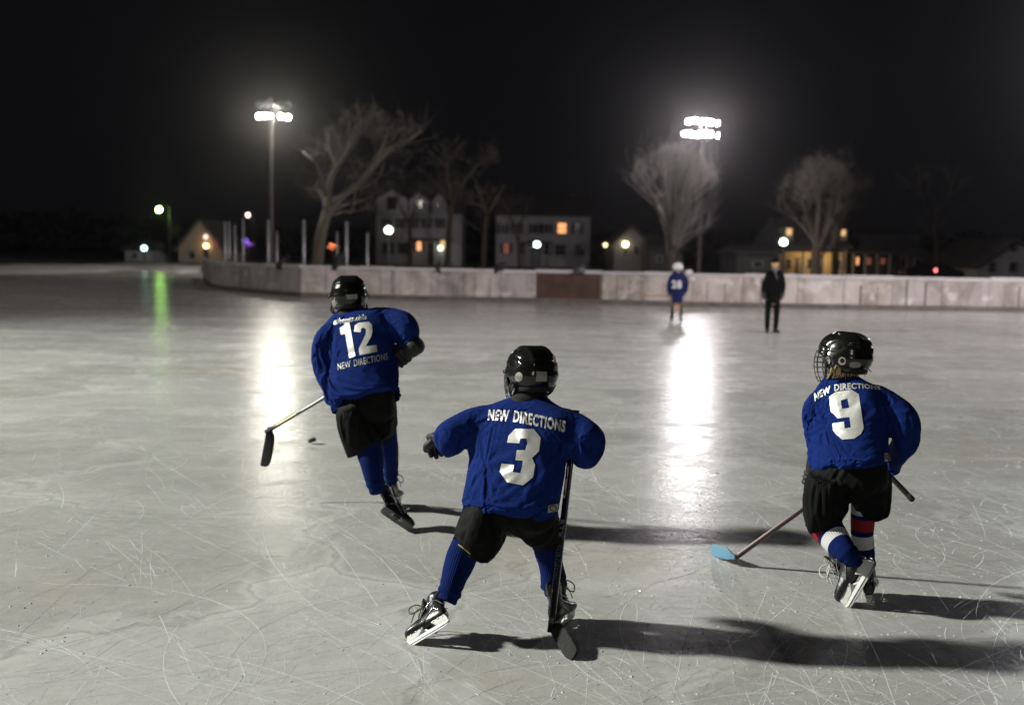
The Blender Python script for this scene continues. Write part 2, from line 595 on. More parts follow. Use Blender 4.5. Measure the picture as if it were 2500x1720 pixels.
for i, (x0, x1) in enumerate(zip(joints, joints[1:])):
    a, b = G(x0, base_y(x0)), G(x1, base_y(x1))
    a.z = b.z = 0
    off = random.uniform(-.012, .012)
    brown = x0 == 1305
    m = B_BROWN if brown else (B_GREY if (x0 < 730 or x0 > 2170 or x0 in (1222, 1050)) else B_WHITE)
    top = BH - .13 + random.uniform(-.02, .02)
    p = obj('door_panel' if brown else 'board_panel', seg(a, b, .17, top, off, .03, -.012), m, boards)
    if brown: p['label'] = 'bare brown plywood gate panel'
    # framing on the ice side: thin batten at the joint
    bt = (b - a).normalized()
    for q in ((.33, .66) if i % 3 and not brown else ()):
        mpt = a.lerp(b, q + random.uniform(-.05, .05))
        obj('batten', seg(mpt - bt * .03, mpt + bt * .03, .18, top - random.uniform(0, .2), off + .024, .014), random.choice((B_GREY, B_TIMBER, B_GREY)), boards)
    if i % 2 == 0 or brown:
        obj('batten', seg(b - bt * .06, b + bt * .04, .18, top + .01, off + .028, .02), B_TIMBER if brown else B_GREY, boards)
    obj('kick_plate', seg(a, b, -.02, .168, off + .012, .04, -.004), B_KICK, boards)
    if not (brown and False):
        obj('top_rail', seg(a, b, top + .004, BH + random.uniform(-.015, .03), off + .02, .10, -.01), B_RAIL, boards)
    obj('brace', seg(a, a + bt * .09, 0, top - .02, -.10, .12), B_TIMBER, boards)
# tall posts that once carried netting
for px, ytop, r in ((547, 541, .045), (557, 541, .04), (571, 548, .035), (591, 532, .035), (652, 537, .05), (673, 565, .035), (739, 537, .05), (820, 566, .03),
                    (843, 541, .055), (894, 569, .04)):
    b = G(px, base_y(px)); b = b + V((0, .25, 0))
    t = P(px, ytop, b.y)
    obj('net_post', wire([V((b.x, b.y, 0)), V((b.x, b.y, t.z))], r, 10), B_POST, boards, True)
# gear slung over the boards
CLOTH_D = noisy('dark gear cloth', (.008, .008, .009), (.025, .024, .026), 9, .85)
for px, py, w, h, lab in ((692, 640, .55, .5, 'dark bundle slung over the boards beside the left light pole'),
                          (829, 637, .5, .75, 'tall dark bundle on the boards just behind the helmet of skater twelve'),
                          (1068, 652, .32, .45, 'dark glove-like bundle hooked on the boards below the porch lamps'),
                          (1092, 642, .22, .35, 'small dark upright bundle on the boards beside the hooked one'),
                          (1221, 652, .45, .4, 'dark slanted bundle hanging on the boards left of the brown panel')):
    b = G(px, base_y(px))
    c = P(px, py, b.y + .02)
    pts = [c + V((-w * .35, .0, -h * .35)), c + V((-w * .1, -.02, 0)), c + V((w * .15, .02, h * .2)), c + V((w * .32, .05, h * .42))]
    gq = join(tube(pts, [.12 * w / .5, .15 * w / .5, .14 * w / .5, .07 * w / .5], 12), ball(c + V((w * .2, 0, -h * .2)), (.13, .12, .15), 12, 8))
    o = obj('gear_bundle', remesh(gq, .035, 3), CLOTH_D, None, True)
    tag(o, lab, 'bundle', 'dark gear slung over the boards')
b = G(1415, base_y(1415)); c = P(1415, 657, b.y)
hm_ = empty('spare_helmet', c, 'dark helmet resting on the boards above the brown panel', 'helmet')
obj('shell', remesh(join(ball(c, (.2, .2, .16), 20, 12), box(c + V((0, 0, -.1)), (.36, .36, .1))), .03, 4), mat('scuffed helmet', (.05, .05, .055), .4), hm_, True)
obj('cage', join(*[wire([c + V((.19 * math.cos(a), -.2 * abs(math.sin(a)), z)) for a in np.linspace(0, -math.pi, 9)], .012, 5) for z in (-.1, -.03, .04)]),
    mat('bright cage wire', (.5, .5, .5), .3, metal=.8), hm_)
# pale bits of snow on the rail beside the far player
for px, py, s, lab in ((1680, 664, .09, 'small white lump of snow on the boards beside the far player'),
                       (1689, 681, .08, 'white snow scrap stuck to the board face beside the far player')):
    b = G(px, base_y(px)); c = P(px, py, b.y - .06)
    o = obj('snow_lump', remesh(join(ball(c, (s * 1.6, s, s), 12, 8), ball(c + V((s, 0, s * .3)), s * .7, 10, 7)), .03, 2), SNOW, None, True)
    tag(o, lab, 'snow lump')

# ================================================================== floodlight poles
POLE = noisy('weathered steel pole', (.08, .072, .066), (.13, .12, .11), 3, .6)
HOUSE = mat('lamp housing', (.05, .05, .05), .5)
FL_R = emitter('floodlight glass cool', (1.0, .93, .97), 210, True)
FL_L = emitter('floodlight glass warm', (1.0, .93, .80), 250, True)
FL_LG = emitter('floodlight glass greenish', (.95, 1.0, .80), 220, True)
FL_DIM = emitter('floodlight glass dim', (1.0, .97, .9), .06)
def flood(px, ybase, Y, heads, label, bars):
    b = P(px, ybase, Y); b.z = 0
    r = empty('floodlight_pole', b, label, 'floodlight pole')
    topz = max(P(px, h[1], Y).z for h in heads) + .35
    obj('pole', wire([b, V((b.x, b.y, topz * .5)), V((b.x, b.y, topz))], .12, 12), POLE, r, True)
    for y, xa, xb in bars:
        a_, b_ = P(xa, y, Y), P(xb, y, Y)
        a_.z = b_.z = (a_.z + b_.z) / 2
        obj('crossarm', box((a_ + b_) / 2 + V((0, 0, .0)), ((b_ - a_).length, .14, .14)), POLE, r)
    for (hx, hy, rr, m, yaw) in heads:
        c = P(hx, hy, Y - .35)
        d = V((math.sin(yaw), -math.cos(yaw), -.30)).normalized()
        q = d.to_track_quat('Z', 'Y').to_matrix()
        prof = [(.10, -.38), (.16, -.34), (.20, -.2), (rr * .92, -.06), (rr, 0.0), (rr * .96, .02)]
        hs = loft([[c + q @ V((a * math.cos(2 * math.pi * k / 18), a * math.sin(2 * math.pi * k / 18), z)) for k in range(18)] for a, z in prof], cap=(True, False))
        h = obj('lamp_head', hs, HOUSE, r, True)
        lens = loft([[c + q @ V((a * math.cos(2 * math.pi * k / 12), a * math.sin(2 * math.pi * k / 12), z)) for k in range(12)]
                     for a, z in ((rr * .93, .0), (rr * .92, .01))], cap=(False, True))
        obj('lens', lens, m, h, True)
    return r
heads_r = [(x, y, .145, FL_R, yaw) for x, y, yaw in
           ((1681, 297, -.3), (1697, 294, -.15), (1713, 297, 0), (1727, 297, .1), (1739, 300, .2), (1752, 302, 1.1),
            (1672, 327, -.35), (1688, 328, -.2), (1704, 330, 0), (1720, 328, .1), (1735, 328, .2), (1752, 331, 1.1))]
flood(1704, 700, 62, heads_r, 'tall floodlight pole with two blazing rows of cool white lamps', ((297, 1676, 1756), (329, 1668, 1756)))
heads_l = [(632, 284, .165, FL_L, -.25), (648, 283, .165, FL_L, -.1), (661, 284, .09, FL_L, 0), (686, 284, .155, FL_LG, .1), (703, 287, .155, FL_LG, .25),
           (634, 255, .24, FL_DIM, .3), (652, 254, .24, FL_DIM, .3), (682, 256, .24, FL_DIM, -.2), (700, 258, .24, FL_DIM, -.2)]
flood(664, 700, 64, heads_l, 'tall floodlight pole with one lit row of warm lamps at left', ((284, 630, 708), (256, 630, 706)))
scene.cycles.use_light_tree = True

# stray light the heads throw sideways and back
for (px, py, Y, pw, col) in ((1712, 312, 62.6, 3600, (1.0, .92, .95)), (668, 284, 64.6, 2200, (1.0, .93, .82))):
    lamp('floodlight_spill', 'POINT', P(px, py, Y), pw, col, .5)
# ================================================================== trees
def bark(name, c1, c2): return noisy(name, c1, c2, 5, .9, .4, 12)
BARK = bark('grey elm bark', (.07, .06, .046), (.135, .118, .09))
BARK2 = bark('brown bark', (.075, .058, .045), (.14, .11, .085))
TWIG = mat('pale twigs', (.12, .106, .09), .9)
TWIG_LIT = mat('lamplit twigs', (.30, .28, .27), .9)  # glow of the right floodlight put into a paler twig colour
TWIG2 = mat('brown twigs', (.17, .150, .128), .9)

def bare_tree(stems, rnd, crown=None, depth=4, spread=.55, up=.25, dens=1.0, twig=.012):
    """stems: list of (points, r0, r1). Returns (trunk geometry, crown geometry)."""
    R = random.Random(rnd)
    trunk, tw = [], []
    vs_, fs_ = [], []
    def seg3(a, b, ra, rb):
        d = (b - a)
        if d.length < 1e-6: return
        d.normalize()
        u = d.orthogonal().normalized(); w = d.cross(u)
        k = len(vs_)
        for (c, r) in ((a, ra), (b, rb)):
            for q in (0, 2.094, 4.189):
                vs_.append(c + (u * math.cos(q) + w * math.sin(q)) * r)
        for i in range(3):
            j = (i + 1) % 3
            fs_.append((k + i, k + j, k + 3 + j, k + 3 + i))
    def inside(p):
        if crown is None: return True
        return sum(((p[i] - crown[0][i]) / crown[1][i]) ** 2 for i in range(3)) < 1
    def grow(p, d, L, r, lev):
        n = 4 if lev < 2 else 3
        cur = p.copy()
        for i in range(n):
            d = (d + V((R.gauss(0, .16), R.gauss(0, .16), R.gauss(0, .12) + up * .16))).normalized()
            nxt = cur + d * (L / n)
            if not inside(nxt) and R.random() < .55:
                return
            seg3(cur, nxt, r * (1 - i / n * .6), max(twig * .5, r * (1 - (i + 1) / n * .6)))
            if lev < depth:
                for _ in range(R.choice((1, 1, 2)) if lev < depth - 1 else R.choice((1, 2, 2))):
                    if R.random() > dens: continue
                    side = V((R.gauss(0, 1), R.gauss(0, 1), R.gauss(0, .6)))
                    side = (side - d * side.dot(d)).normalized()
                    nd = (d * (1 - spread) + side * spread + V((0, 0, up * .35))).normalized()
                    grow(nxt, nd, L * R.uniform(.5, .75), max(twig, r * .4), lev + 1)
            cur = nxt
    for pts, r0, r1 in stems:
        n = len(pts)
        rr = [r0 + (r1 - r0) * i / (n - 1) for i in range(n)]
        trunk.append(tube([V(p) for p in pts], rr, 9, sub=3, round_ends=False))
        path = catmull([tuple(p) for p in pts], 4)
        for i, q in enumerate(path):
            t = i / (len(path) - 1)
            if t < .38: continue
            dirn = (V(path[min(i + 1, len(path) - 1)]) - V(path[max(i - 1, 0)])).normalized()
            for _ in range(2 if t < 1 else 5):
                if R.random() > dens: continue
                side = V((R.gauss(0, 1), R.gauss(0, 1), R.gauss(.2, .7))); side = (side - dirn * side.dot(dirn)).normalized()
                nd = (dirn * (1 - spread) + side * spread + V((0, 0, up * .4))).normalized()
                L = (r0 * 8 + 1.2) * R.uniform(.6, 1.1) * (1.15 - .4 * t)
                grow(V(q), nd, L, (r0 + (r1 - r0) * t) * .26, 1)
    return join(*trunk), (vs_, fs_)

def px_path(pts, Y, wob=.6, seed=0, ground=False):
    R = random.Random(seed)
    out = []
    for i, (x, y) in enumerate(pts):
        out.append(P(x, y, Y + (R.uniform(-wob, wob) if i else 0)))
    if ground: out[0].z = -.1
    return out
def tree(name, stems_px, Y, label, seed, mt, mw, crown_px=None, group='bare trees beyond the rink', **kw):
    sc_ = Y / FPX
    stems = [(px_path(p, Y, .9, seed + i, i == 0), r0 * sc_, r1 * sc_) for i, (p, r0, r1) in enumerate(stems_px)]
    crown = None
    if crown_px:
        x, y, rx, ry = crown_px
        c = P(x, y, Y)
        crown = (tuple(c), (rx * sc_, rx * sc_ * .9, ry * sc_))
    t, w = bare_tree(stems, seed, crown, **kw)
    root = empty(name, stems[0][0][0], label, 'tree', group)
    obj('trunk', t, mt, root, True)
    obj('crown', w, mw, root)
    return root
tree('bare_tree', [([(772, 655), (782, 580), (800, 515)], 15, 12),
                   ([(800, 518), (793, 470), (782, 430), (768, 395), (740, 372)], 8, 2.5),
                   ([(800, 520), (803, 460), (815, 420), (845, 375), (866, 340), (885, 300)], 9, 2.5),
                   ([(797, 530), (830, 485), (872, 452), (905, 415), (950, 365), (990, 345), (1030, 320)], 9, 2.5),
                   ([(905, 415), (930, 370), (945, 320)], 5, 2)], 62,
     'big bare tree forking low beside the left floodlight', 21, BARK, TWIG, (880, 400, 185, 150), depth=5, up=.22, dens=.54, twig=.009)
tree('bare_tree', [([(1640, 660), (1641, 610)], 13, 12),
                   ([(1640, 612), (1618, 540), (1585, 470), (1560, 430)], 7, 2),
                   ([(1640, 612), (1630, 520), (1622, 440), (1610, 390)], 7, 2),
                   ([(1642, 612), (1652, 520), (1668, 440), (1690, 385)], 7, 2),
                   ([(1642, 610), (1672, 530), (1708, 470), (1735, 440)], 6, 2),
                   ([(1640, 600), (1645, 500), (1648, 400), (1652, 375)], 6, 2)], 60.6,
     'vase shaped bare tree lit from above beside the right floodlight', 34, BARK, TWIG_LIT, (1640, 490, 128, 128), depth=5, up=.5, dens=.84, twig=.008, spread=.45)
tree('bare_tree', [([(1992, 672), (1993, 600)], 13, 11), ([(1993, 604), (1975, 540), (1955, 480)], 7, 2), ([(1993, 604), (1998, 520), (2004, 440)], 8, 2),
                   ([(1994, 604), (2020, 540), (2035, 470)], 6, 2)], 72,
     'thick trunked bare tree in front of the lit yellow porch', 45, BARK2, TWIG2, (1995, 480, 95, 98), depth=5, up=.4, dens=.80, twig=.009)
tree('bare_tree', [([(2038, 672), (2040, 600)], 9, 8), ([(2040, 604), (2056, 540), (2072, 470)], 6, 2), ([(2040, 604), (2036, 520), (2030, 440)], 6, 2)], 74,
     'slimmer bare tree right of the thick trunked one', 52, BARK2, TWIG2, (2048, 480, 75, 88), depth=5, up=.4, dens=.80, twig=.009)
tree('bare_tree', [([(1092, 660), (1096, 560), (1104, 500)], 8, 6), ([(1104, 502), (1125, 455), (1165, 405), (1195, 375)], 5, 1.5), ([(1104, 502), (1095, 440), (1090, 390)], 5, 1.5)], 96,
     'dim bare tree with a branch leaning right between the two white houses', 63, BARK2, TWIG2, (1130, 440, 110, 105), depth=4, up=.3, dens=.62, twig=.018)
tree('bare_tree', [([(1180, 660), (1183, 580), (1190, 520)], 6, 5), ([(1190, 525), (1215, 480), (1235, 450)], 4, 1.5), ([(1190, 525), (1170, 470), (1160, 440)], 4, 1.5)], 92,
     'small reddish bare tree close to the right white house', 71, BARK2, TWIG2, (1195, 520, 70, 80), depth=4, up=.2, dens=.55, twig=.017)
tree('bare_tree', [([(2290, 680), (2288, 600), (2280, 540)], 8, 6), ([(2280, 545), (2255, 490), (2240, 440)], 5, 1.5), ([(2280, 545), (2310, 490), (2330, 440)], 5, 1.5)], 84,
     'faint bare tree rising between the dark houses at right', 85, BARK2, TWIG2, (2285, 490, 95, 100), depth=3, up=.3, dens=.6, twig=.016)
tree('bare_tree', [([(1000, 660), (1002, 590), (998, 540)], 5, 4), ([(998, 545), (975, 500), (962, 460)], 3, 1), ([(998, 545), (1020, 495), (1036, 455)], 3, 1)], 106,
     'thin dim bare tree right in front of the large white house', 103, BARK2, TWIG2, (1000, 520, 62, 70), depth=4, up=.3, dens=.6, twig=.013)
tree('bare_tree', [([(1268, 660), (1266, 600), (1262, 560)], 5, 4), ([(1262, 562), (1240, 520), (1228, 490)], 3, 1), ([(1262, 562), (1284, 515), (1300, 485)], 3, 1)], 104,
     'thin dim bare tree in front of the long white house', 117, BARK2, TWIG2, (1265, 540, 55, 62), depth=4, up=.3, dens=.6, twig=.013)
# ================================================================== houses
W_WHITE = noisy('white clapboard', (.42, .41, .44), (.52, .51, .54), .8, .8)
W_GREY = noisy('grey clapboard', (.22, .215, .23), (.30, .295, .31), .8, .8)
W_TAN = noisy('cream stucco', (.42, .36, .26), (.5, .43, .32), .8, .8)
W_DARK = noisy('dark siding', (.09, .085, .085), (.14, .13, .13), .8, .8)
ROOF = noisy('asphalt shingles', (.07, .07, .075), (.14, .14, .145), 2.5, .9)
TRIM = mat('painted trim', (.34, .34, .35), .6)
GLASSD = mat('dark window glass', (.012, .013, .016), .1, spec=.6)
SHUT = mat('dark shutters', (.02, .02, .022), .7)
LIT_O = emitter('orange lit pane', (1.0, .42, .16), 1.5)
LIT_W = emitter('warm lit pane', (1.0, .62, .26), 1.0)
LIT_R = emitter('dull red lit pane', (1.0, .28, .16), .22)
LIT_C = emitter('cool lit pane', (.85, .75, .95), .9)
DOOR = mat('painted door', (.05, .04, .04), .5)

def house(Y, xl, xr, ybase_eave, wall, label, ridge=None, gable=False, depth=9, wins=(), group='houses beyond the rink', door=None, porch=None, chimney=None, base=None):
    """front facade spans photo px xl..xr at distance Y, eaves at photo row ybase_eave"""
    a, b = P(xl, ybase_eave, Y), P(xr, ybase_eave, Y)
    ze = (a.z + b.z) / 2
    x0, x1 = a.x, b.x
    xm = (x0 + x1) / 2
    root = empty('house', V((xm, Y, 0)), label, 'house', group)
    if gable:
        zr = P((xl + xr) / 2, ridge, Y).z
        vs_ = [V((x0, Y, -.1)), V((x1, Y, -.1)), V((x1, Y, ze)), V((xm, Y, zr)), V((x0, Y, ze)),
               V((x0, Y + depth, -.1)), V((x1, Y + depth, -.1)), V((x1, Y + depth, ze)), V((xm, Y + depth, zr)), V((x0, Y + depth, ze))]
        fs_ = [(0, 1, 2, 3, 4), (9, 8, 7, 6, 5), (0, 4, 9, 5), (1, 6, 7, 2)]
        obj('wall', (vs_, fs_), wall, root)
        def slab(pa, pb):
            o = .45
            d = (pb - pa).normalized()
            pa2 = pa - d * .5
            n = V((-d.z, 0, d.x)); n = n if n.z > 0 else -n
            q = [pa2 + n * .02, pb + n * .02, pb + n * .24, pa2 + n * .24]
            v = [V((p.x, Y - o, p.z)) for p in q] + [V((p.x, Y + depth + o, p.z)) for p in q]
            return v, [(0, 1, 2, 3), (7, 6, 5, 4), (0, 4, 5, 1), (1, 5, 6, 2), (2, 6, 7, 3), (3, 7, 4, 0)]
        rf = obj('roof', join(slab(V((x0, 0, ze)), V((xm, 0, zr))), slab(V((x1, 0, ze)), V((xm, 0, zr)))), ROOF, root)
    else:
        zr = P((xl + xr) / 2, ridge, Y + depth / 2).z
        obj('wall', box((xm, Y + depth / 2, ze / 2 - .05), (x1 - x0, depth, ze + .1)), wall, root)
        v = [V((x0 - .4, Y - .5, ze + .01)), V((x1 + .4, Y - .5, ze + .01)), V((x1 + .4, Y + depth + .5, ze + .01)), V((x0 - .4, Y + depth + .5, ze + .01)),
             V((x0 - .4, Y - .5, ze + .18)), V((x1 + .4, Y - .5, ze + .18)), V((x1 + .4, Y + depth + .5, ze + .18)), V((x0 - .4, Y + depth + .5, ze + .18)),
             V((x0 + .2, Y + depth / 2, zr)), V((x1 - .2, Y + depth / 2, zr))]
        f = [(3, 2, 1, 0), (0, 1, 5, 4), (1, 2, 6, 5), (2, 3, 7, 6), (3, 0, 4, 7), (4, 5, 9, 8), (6, 7, 8, 9), (5, 6, 9), (7, 4, 8)]
        rf = obj('roof', (v, f), ROOF, root)
    if chimney:
        c = P(chimney[0], chimney[1], Y + depth / 2)
        obj('chimney', box((c.x, c.y, c.z - 1.0), (.9, .9, 2.0)), W_DARK, rf)
    for (x, y, w, h, m, sh_) in wins:
        c = P(x, y, Y)
        s = Y / FPX
        ww, hh = w * s, h * s
        fr = join(box((c.x - ww / 2 - .05, Y - .05, c.z), (.1, .1, hh + .2)), box((c.x + ww / 2 + .05, Y - .05, c.z), (.1, .1, hh + .2)),
                  box((c.x, Y - .05, c.z + hh / 2 + .05), (ww, .098, .1)), box((c.x, Y - .06, c.z - hh / 2 - .05), (ww, .13, .1)),
                  box((c.x, Y - .045, c.z), (ww, .05, .05)))
        wo = obj('window', fr, TRIM, root)
        obj('pane', box((c.x, Y - .012, c.z), (ww, .03, hh)), m, wo)
        if sh_:
            for k in (-1, 1):
                obj('shutter', box((c.x + k * (ww / 2 + .1 + ww * .26), Y - .03, c.z), (ww * .5, .06, hh + .2)), SHUT, wo)
    if door:
        x, y0, y1, w = door
        c = P(x, (y0 + y1) / 2, Y); s = Y / FPX
        obj('door', box((c.x, Y - .03, (y1 - y0) * s / 2), (w * s, .08, (y1 - y0) * s)), DOOR, root)
    if porch:
        pxl, pxr, py = porch
        a, b = P(pxl, py, Y - 2.2), P(pxr, py, Y - 2.2)
        z = (a.z + b.z) / 2
        pr = obj('porch_roof', box(((a.x + b.x) / 2, Y - 1.12, z), (b.x - a.x, 2.2, .22)), ROOF, root)
        n = 4
        for k in range(n):
            x = a.x + .2 + (b.x - a.x - .4) * k / (n - 1)
            obj('porch_post', box((x, Y - 2.05, z / 2 - .06), (.18, .18, z - .12)), TRIM, root)
    return root
D = GLASSD
house(120, 918, 1128, 522, W_WHITE, 'large white house with shuttered windows and two reflecting attic panes', ridge=440, depth=10, chimney=(1090, 455),
      wins=[(x, 545, 10, 20, D, True) for x in (945, 978, 1010, 1042, 1075)] + [(948, 606, 11, 24, D, True), (985, 606, 11, 24, D, True), (1023, 600, 11, 20, LIT_O, True), (1081, 596, 11, 18, LIT_W, True)],
      door=(1052, 590, 642, 14), porch=(1000, 1104, 584))
# attic gable and dormers of that house
dg = [o for o in COL.objects if o.get('label', '').startswith('large white house')][0]
def attic(cx, ytop, ybot, half, pane):
    c0, c1 = P(cx, ybot, 119.2), P(cx, ytop, 119.2); s = 119.2 / FPX
    hw = half * s
    zb, zt = c0.z, c1.z
    zs = zb + (zt - zb) * .62
    y0, y1 = 119.2, 124.0
    v = [V((c0.x - hw, y0, zb)), V((c0.x + hw, y0, zb)), V((c0.x + hw, y0, zs)), V((c0.x, y0, zt)), V((c0.x - hw, y0, zs))]
    v += [V((p.x, y1, p.z)) for p in v]
    w = obj('dormer', (v, [(0, 1, 2, 3, 4), (0, 4, 9, 5), (1, 6, 7, 2)]), W_WHITE, dg)
    q = [V((c0.x - hw * 1.15, y0 - .3, zs - .1)), V((c0.x, y0 - .3, zt + .08)), V((c0.x + hw * 1.15, y0 - .3, zs - .1)),
         V((c0.x + hw * 1.15, y0 - .3, zs + .1)), V((c0.x, y0 - .3, zt + .3)), V((c0.x - hw * 1.15, y0 - .3, zs + .1))]
    q += [V((p.x, y1, p.z)) for p in q]
    obj('dormer_roof', (q, [(0, 1, 4, 5), (1, 2, 3, 4), (5, 4, 10, 11), (4, 3, 9, 10), (0, 6, 7, 1), (1, 7, 8, 2), (0, 5, 11, 6), (2, 8, 9, 3)]), ROOF, w)
    pc = P(cx, ybot - (ybot - ytop) * .45, 119.2)
    obj('pane', box((pc.x, y0 - .03, pc.z), (hw * .62, .04, hw * .8)), pane, w)
attic(957, 464, 522, 38, D); attic(1023, 470, 522, 24, D); attic(1072, 474, 522, 18, D)
house(122, 1212, 1442, 528, W_WHITE, 'long white house with one glowing upstairs window', ridge=474, depth=11,
      wins=[(x, 558, 12, 20, D, True) for x in (1228, 1262, 1306, 1335, 1410)] + [(1372, 557, 20, 24, LIT_O, False), (1236, 606, 12, 22, LIT_R, True), (1272, 606, 13, 26, D, False),
            (1335, 608, 12, 26, D, True), (1368, 610, 26, 26, D, False), (1416, 610, 22, 26, D, False)], door=(1308, 598, 642, 13), porch=(1285, 1348, 590), chimney=(1400, 474))
house(104, 1500, 1582, 592, W_GREY, 'small grey gabled house between the long white house and the lit tree', ridge=556, gable=True, depth=9,
      wins=[(1527, 614, 10, 16, D, False), (1553, 612, 10, 18, D, False)])
house(98, 1586, 1668, 610, W_DARK, 'dark low house behind the vase shaped tree', ridge=575, depth=8, wins=[(1610, 632, 10, 14, D, False), (1652, 632, 10, 14, D, False)])
house(90, 1905, 2068, 606, W_TAN, 'cream house with a brightly lit porch behind two trunks', ridge=530, depth=9, porch=(1908, 2064, 612),
      wins=[(1925, 644, 12, 20, D, False), (1975, 643, 10, 22, D, False), (2052, 645, 12, 20, D, False)], door=(1946, 630, 676, 12))
dl = [o for o in COL.objects if o.get('label', '').startswith('cream house')][0]
for x, y, w, h in ((1925, 566, 12, 16), (2056, 568, 12, 14)):
    s = 91 / FPX; c = P(x, y, 90.2)
    fw = obj('dormer', box((c.x, 91.0, c.z - .2), (w * s * 1.7, 2.0, h * s * 1.9)), W_TAN, dl)
    obj('pane', box((c.x, 89.98, c.z), (w * s, .04, h * s)), LIT_W, fw)
house(92, 2075, 2262, 622, W_DARK, 'dark house with three dull red windows', ridge=572, depth=9,
      chimney=(2230, 574), porch=(2080, 2180, 618),
      wins=[(2093, 637, 7, 17, LIT_O, False), (2120, 637, 12, 14, LIT_R, False), (2155, 637, 10, 12, LIT_R, False), (2205, 640, 12, 22, D, False), (2240, 645, 14, 24, D, False)])
house(82, 2386, 2560, 648, W_WHITE, 'pale gabled house at the far right edge', ridge=588, gable=True, depth=10,
      wins=[(2421, 652, 15, 22, D, False), (2472, 652, 16, 20, D, False), (2473, 604, 16, 16, D, False)])
house(86, 1800, 1898, 620, W_DARK, 'low dark garage left of the cream house', ridge=598, depth=7, wins=[(1850, 645, 20, 12, D, False)])
house(112, 436, 545, 606, W_TAN, 'dim house with a warm porch light at left', ridge=538, gable=True, depth=9, wins=[(470, 622, 12, 16, D, False), (527, 592, 8, 20, LIT_R, False)], door=(503, 612, 648, 12))
house(112, 306, 370, 612, W_WHITE, 'small pale shed beneath the green street light', ridge=588, depth=6, wins=[(330, 624, 9, 10, D, False)])

# ================================================================== small lamps in the street
POST = mat('dark lamp post', (.07, .07, .075), .5)
def globe_lamp(px, py, Y, r, color, strength, label, base=None, arm=0.0, group=None):
    c = P(px, py, Y)
    b = V((c.x + arm, c.y, 0))
    o = empty('street_lamp', b, label, 'street lamp', group)
    top = c.z - r * .9 if not arm else c.z + .25
    pole = [wire([b, V((b.x, b.y, top))], .07, 10)]
    if arm: pole.append(wire([V((b.x, b.y, top)), V((b.x - arm * .6, b.y, top + .12)), c + V((0, 0, r * 1.05))], .045, 8))
    obj('pole', join(*pole), POST, o, True)
    if not arm: obj('collar', tube([V((c.x, c.y, c.z - r * 1.15)), V((c.x, c.y, c.z - r * .8))], [r * .5, r * .62], 12, round_ends=False), POST, o, True)
    obj('globe', ball(c, r, 12, 7), emitter('lamp glow', color, strength, strength > 20), o, True)
    return o
globe_lamp(949, 562, 78, .30, (.82, 1.0, .78), 9, 'globe street lamp with greenish white light before the large white house')
globe_lamp(1311, 597, 96, .30, (.80, 1.0, .98), 7, 'globe street lamp with bluish white light before the long white house')
globe_lamp(1913, 591, 78, .28, (.78, 1.0, .84), 12, 'globe street lamp with mint white light left of the cream house')
globe_lamp(388, 512, 88, .22, (.50, 1.0, .22), 70, 'bright green street light on a tall pole at left', arm=.9)
globe_lamp(352, 606, 104, .26, (.55, 1.0, .95), 9, 'small cyan white lamp in front of the pale shed')
globe_lamp(605, 525, 118, .26, (1.0, .82, .70), 4, 'small pinkish white lamp above the net posts at left', arm=.7)
def wall_lamp(px, py, Y, r, color, strength, label):
    c = P(px, py, Y - .3)
    o = empty('porch_lamp', c, label, 'porch lamp')
    obj('bracket', join(box(c + V((0, .2, r + .05)), (.08, .3, .06)), box(c + V((0, .3, r * .5)), (.14, .06, .3))), POST, o)
    obj('bulb', ball(c, r, 14, 9), emitter('porch glow', color, strength), o, True)
wall_lamp(503, 600, 112, .26, (1.0, .60, .26), 9, 'glowing orange porch lamp on the dim left house')
wall_lamp(502, 578, 112, .24, (1.0, .66, .56), 2.2, 'dull pink lamp under the gable of the dim left house')
wall_lamp(1075, 605, 120, .30, (.90, 1.0, .66), 4, 'yellow green porch lamp on the large white house')
wall_lamp(1023, 606, 120, .28, (1.0, .5, .25), 1.4, 'orange porch lamp on the large white house')
wall_lamp(1478, 598, 107, .22, (1.0, .80, .40), 3.5, 'yellow lamp left of the small gabled house')
wall_lamp(1527, 596, 104, .28, (1.0, .80, .42), 9, 'brightest yellow lamp on the small gabled house')
wall_lamp(1573, 608, 104, .22, (1.0, .70, .45), 2, 'dull orange lamp at the right corner of the small gabled house')
# posts that carry the free lamp beside the small house
c = P(1478, 598, 107)
lp = empty('lamp_post', V((c.x, 107.1, 0)), 'thin dark post carrying the yellow lamp beside the small gabled house', 'post')
obj('post', wire([V((c.x, 107.1, 0)), V((c.x, 107.1, c.z + .4))], .06, 8), POST, lp, True)
# porch light of the cream house: a real lamp under the porch roof
for x in (1972, 2026):
    c = P(x, 618, 88.6)
    lamp('porch_light', 'POINT', (c.x, 88.7, c.z - .35), 60, (1.0, .62, .22), .12)
# tail light of a car behind the boards
def parked_car(px, Y, label, rot=0.0):
    b = P(px, 690, Y); b.z = 0
    o = empty('parked_car', b, label, 'car')
    prof = [(-2.2, .45), (-2.2, .85), (-1.9, 1.0), (-1.3, 1.05), (-.7, 1.45), (.7, 1.48), (1.4, 1.05), (2.1, .9), (2.25, .6), (2.2, .4)]
    rings = [[b + V((x, y * (1 if z < 1.1 else .82), z)) for x, z in prof] for y in (-.85, -.8, .8, .85)]
    obj('body', loft(rings, cap=(True, True)), mat('dark car paint', (.015, .015, .018), .25), o)
    for x in (-1.35, 1.4):
        for y in (-.86, .86):
            obj('wheel', tube([b + V((x, y - .1, .32)), b + V((x, y + .1, .32))], .32, 18, round_ends=False), mat('tyre', (.01, .01, .01), .8), o, True)
    tl = P(px, 659, Y)
    obj('side_light', ball(V((b.x, b.y - .86, tl.z)), (.12, .05, .15), 12, 8), emitter('side light', (1.0, .16, .17), 4), o, True)
    return o
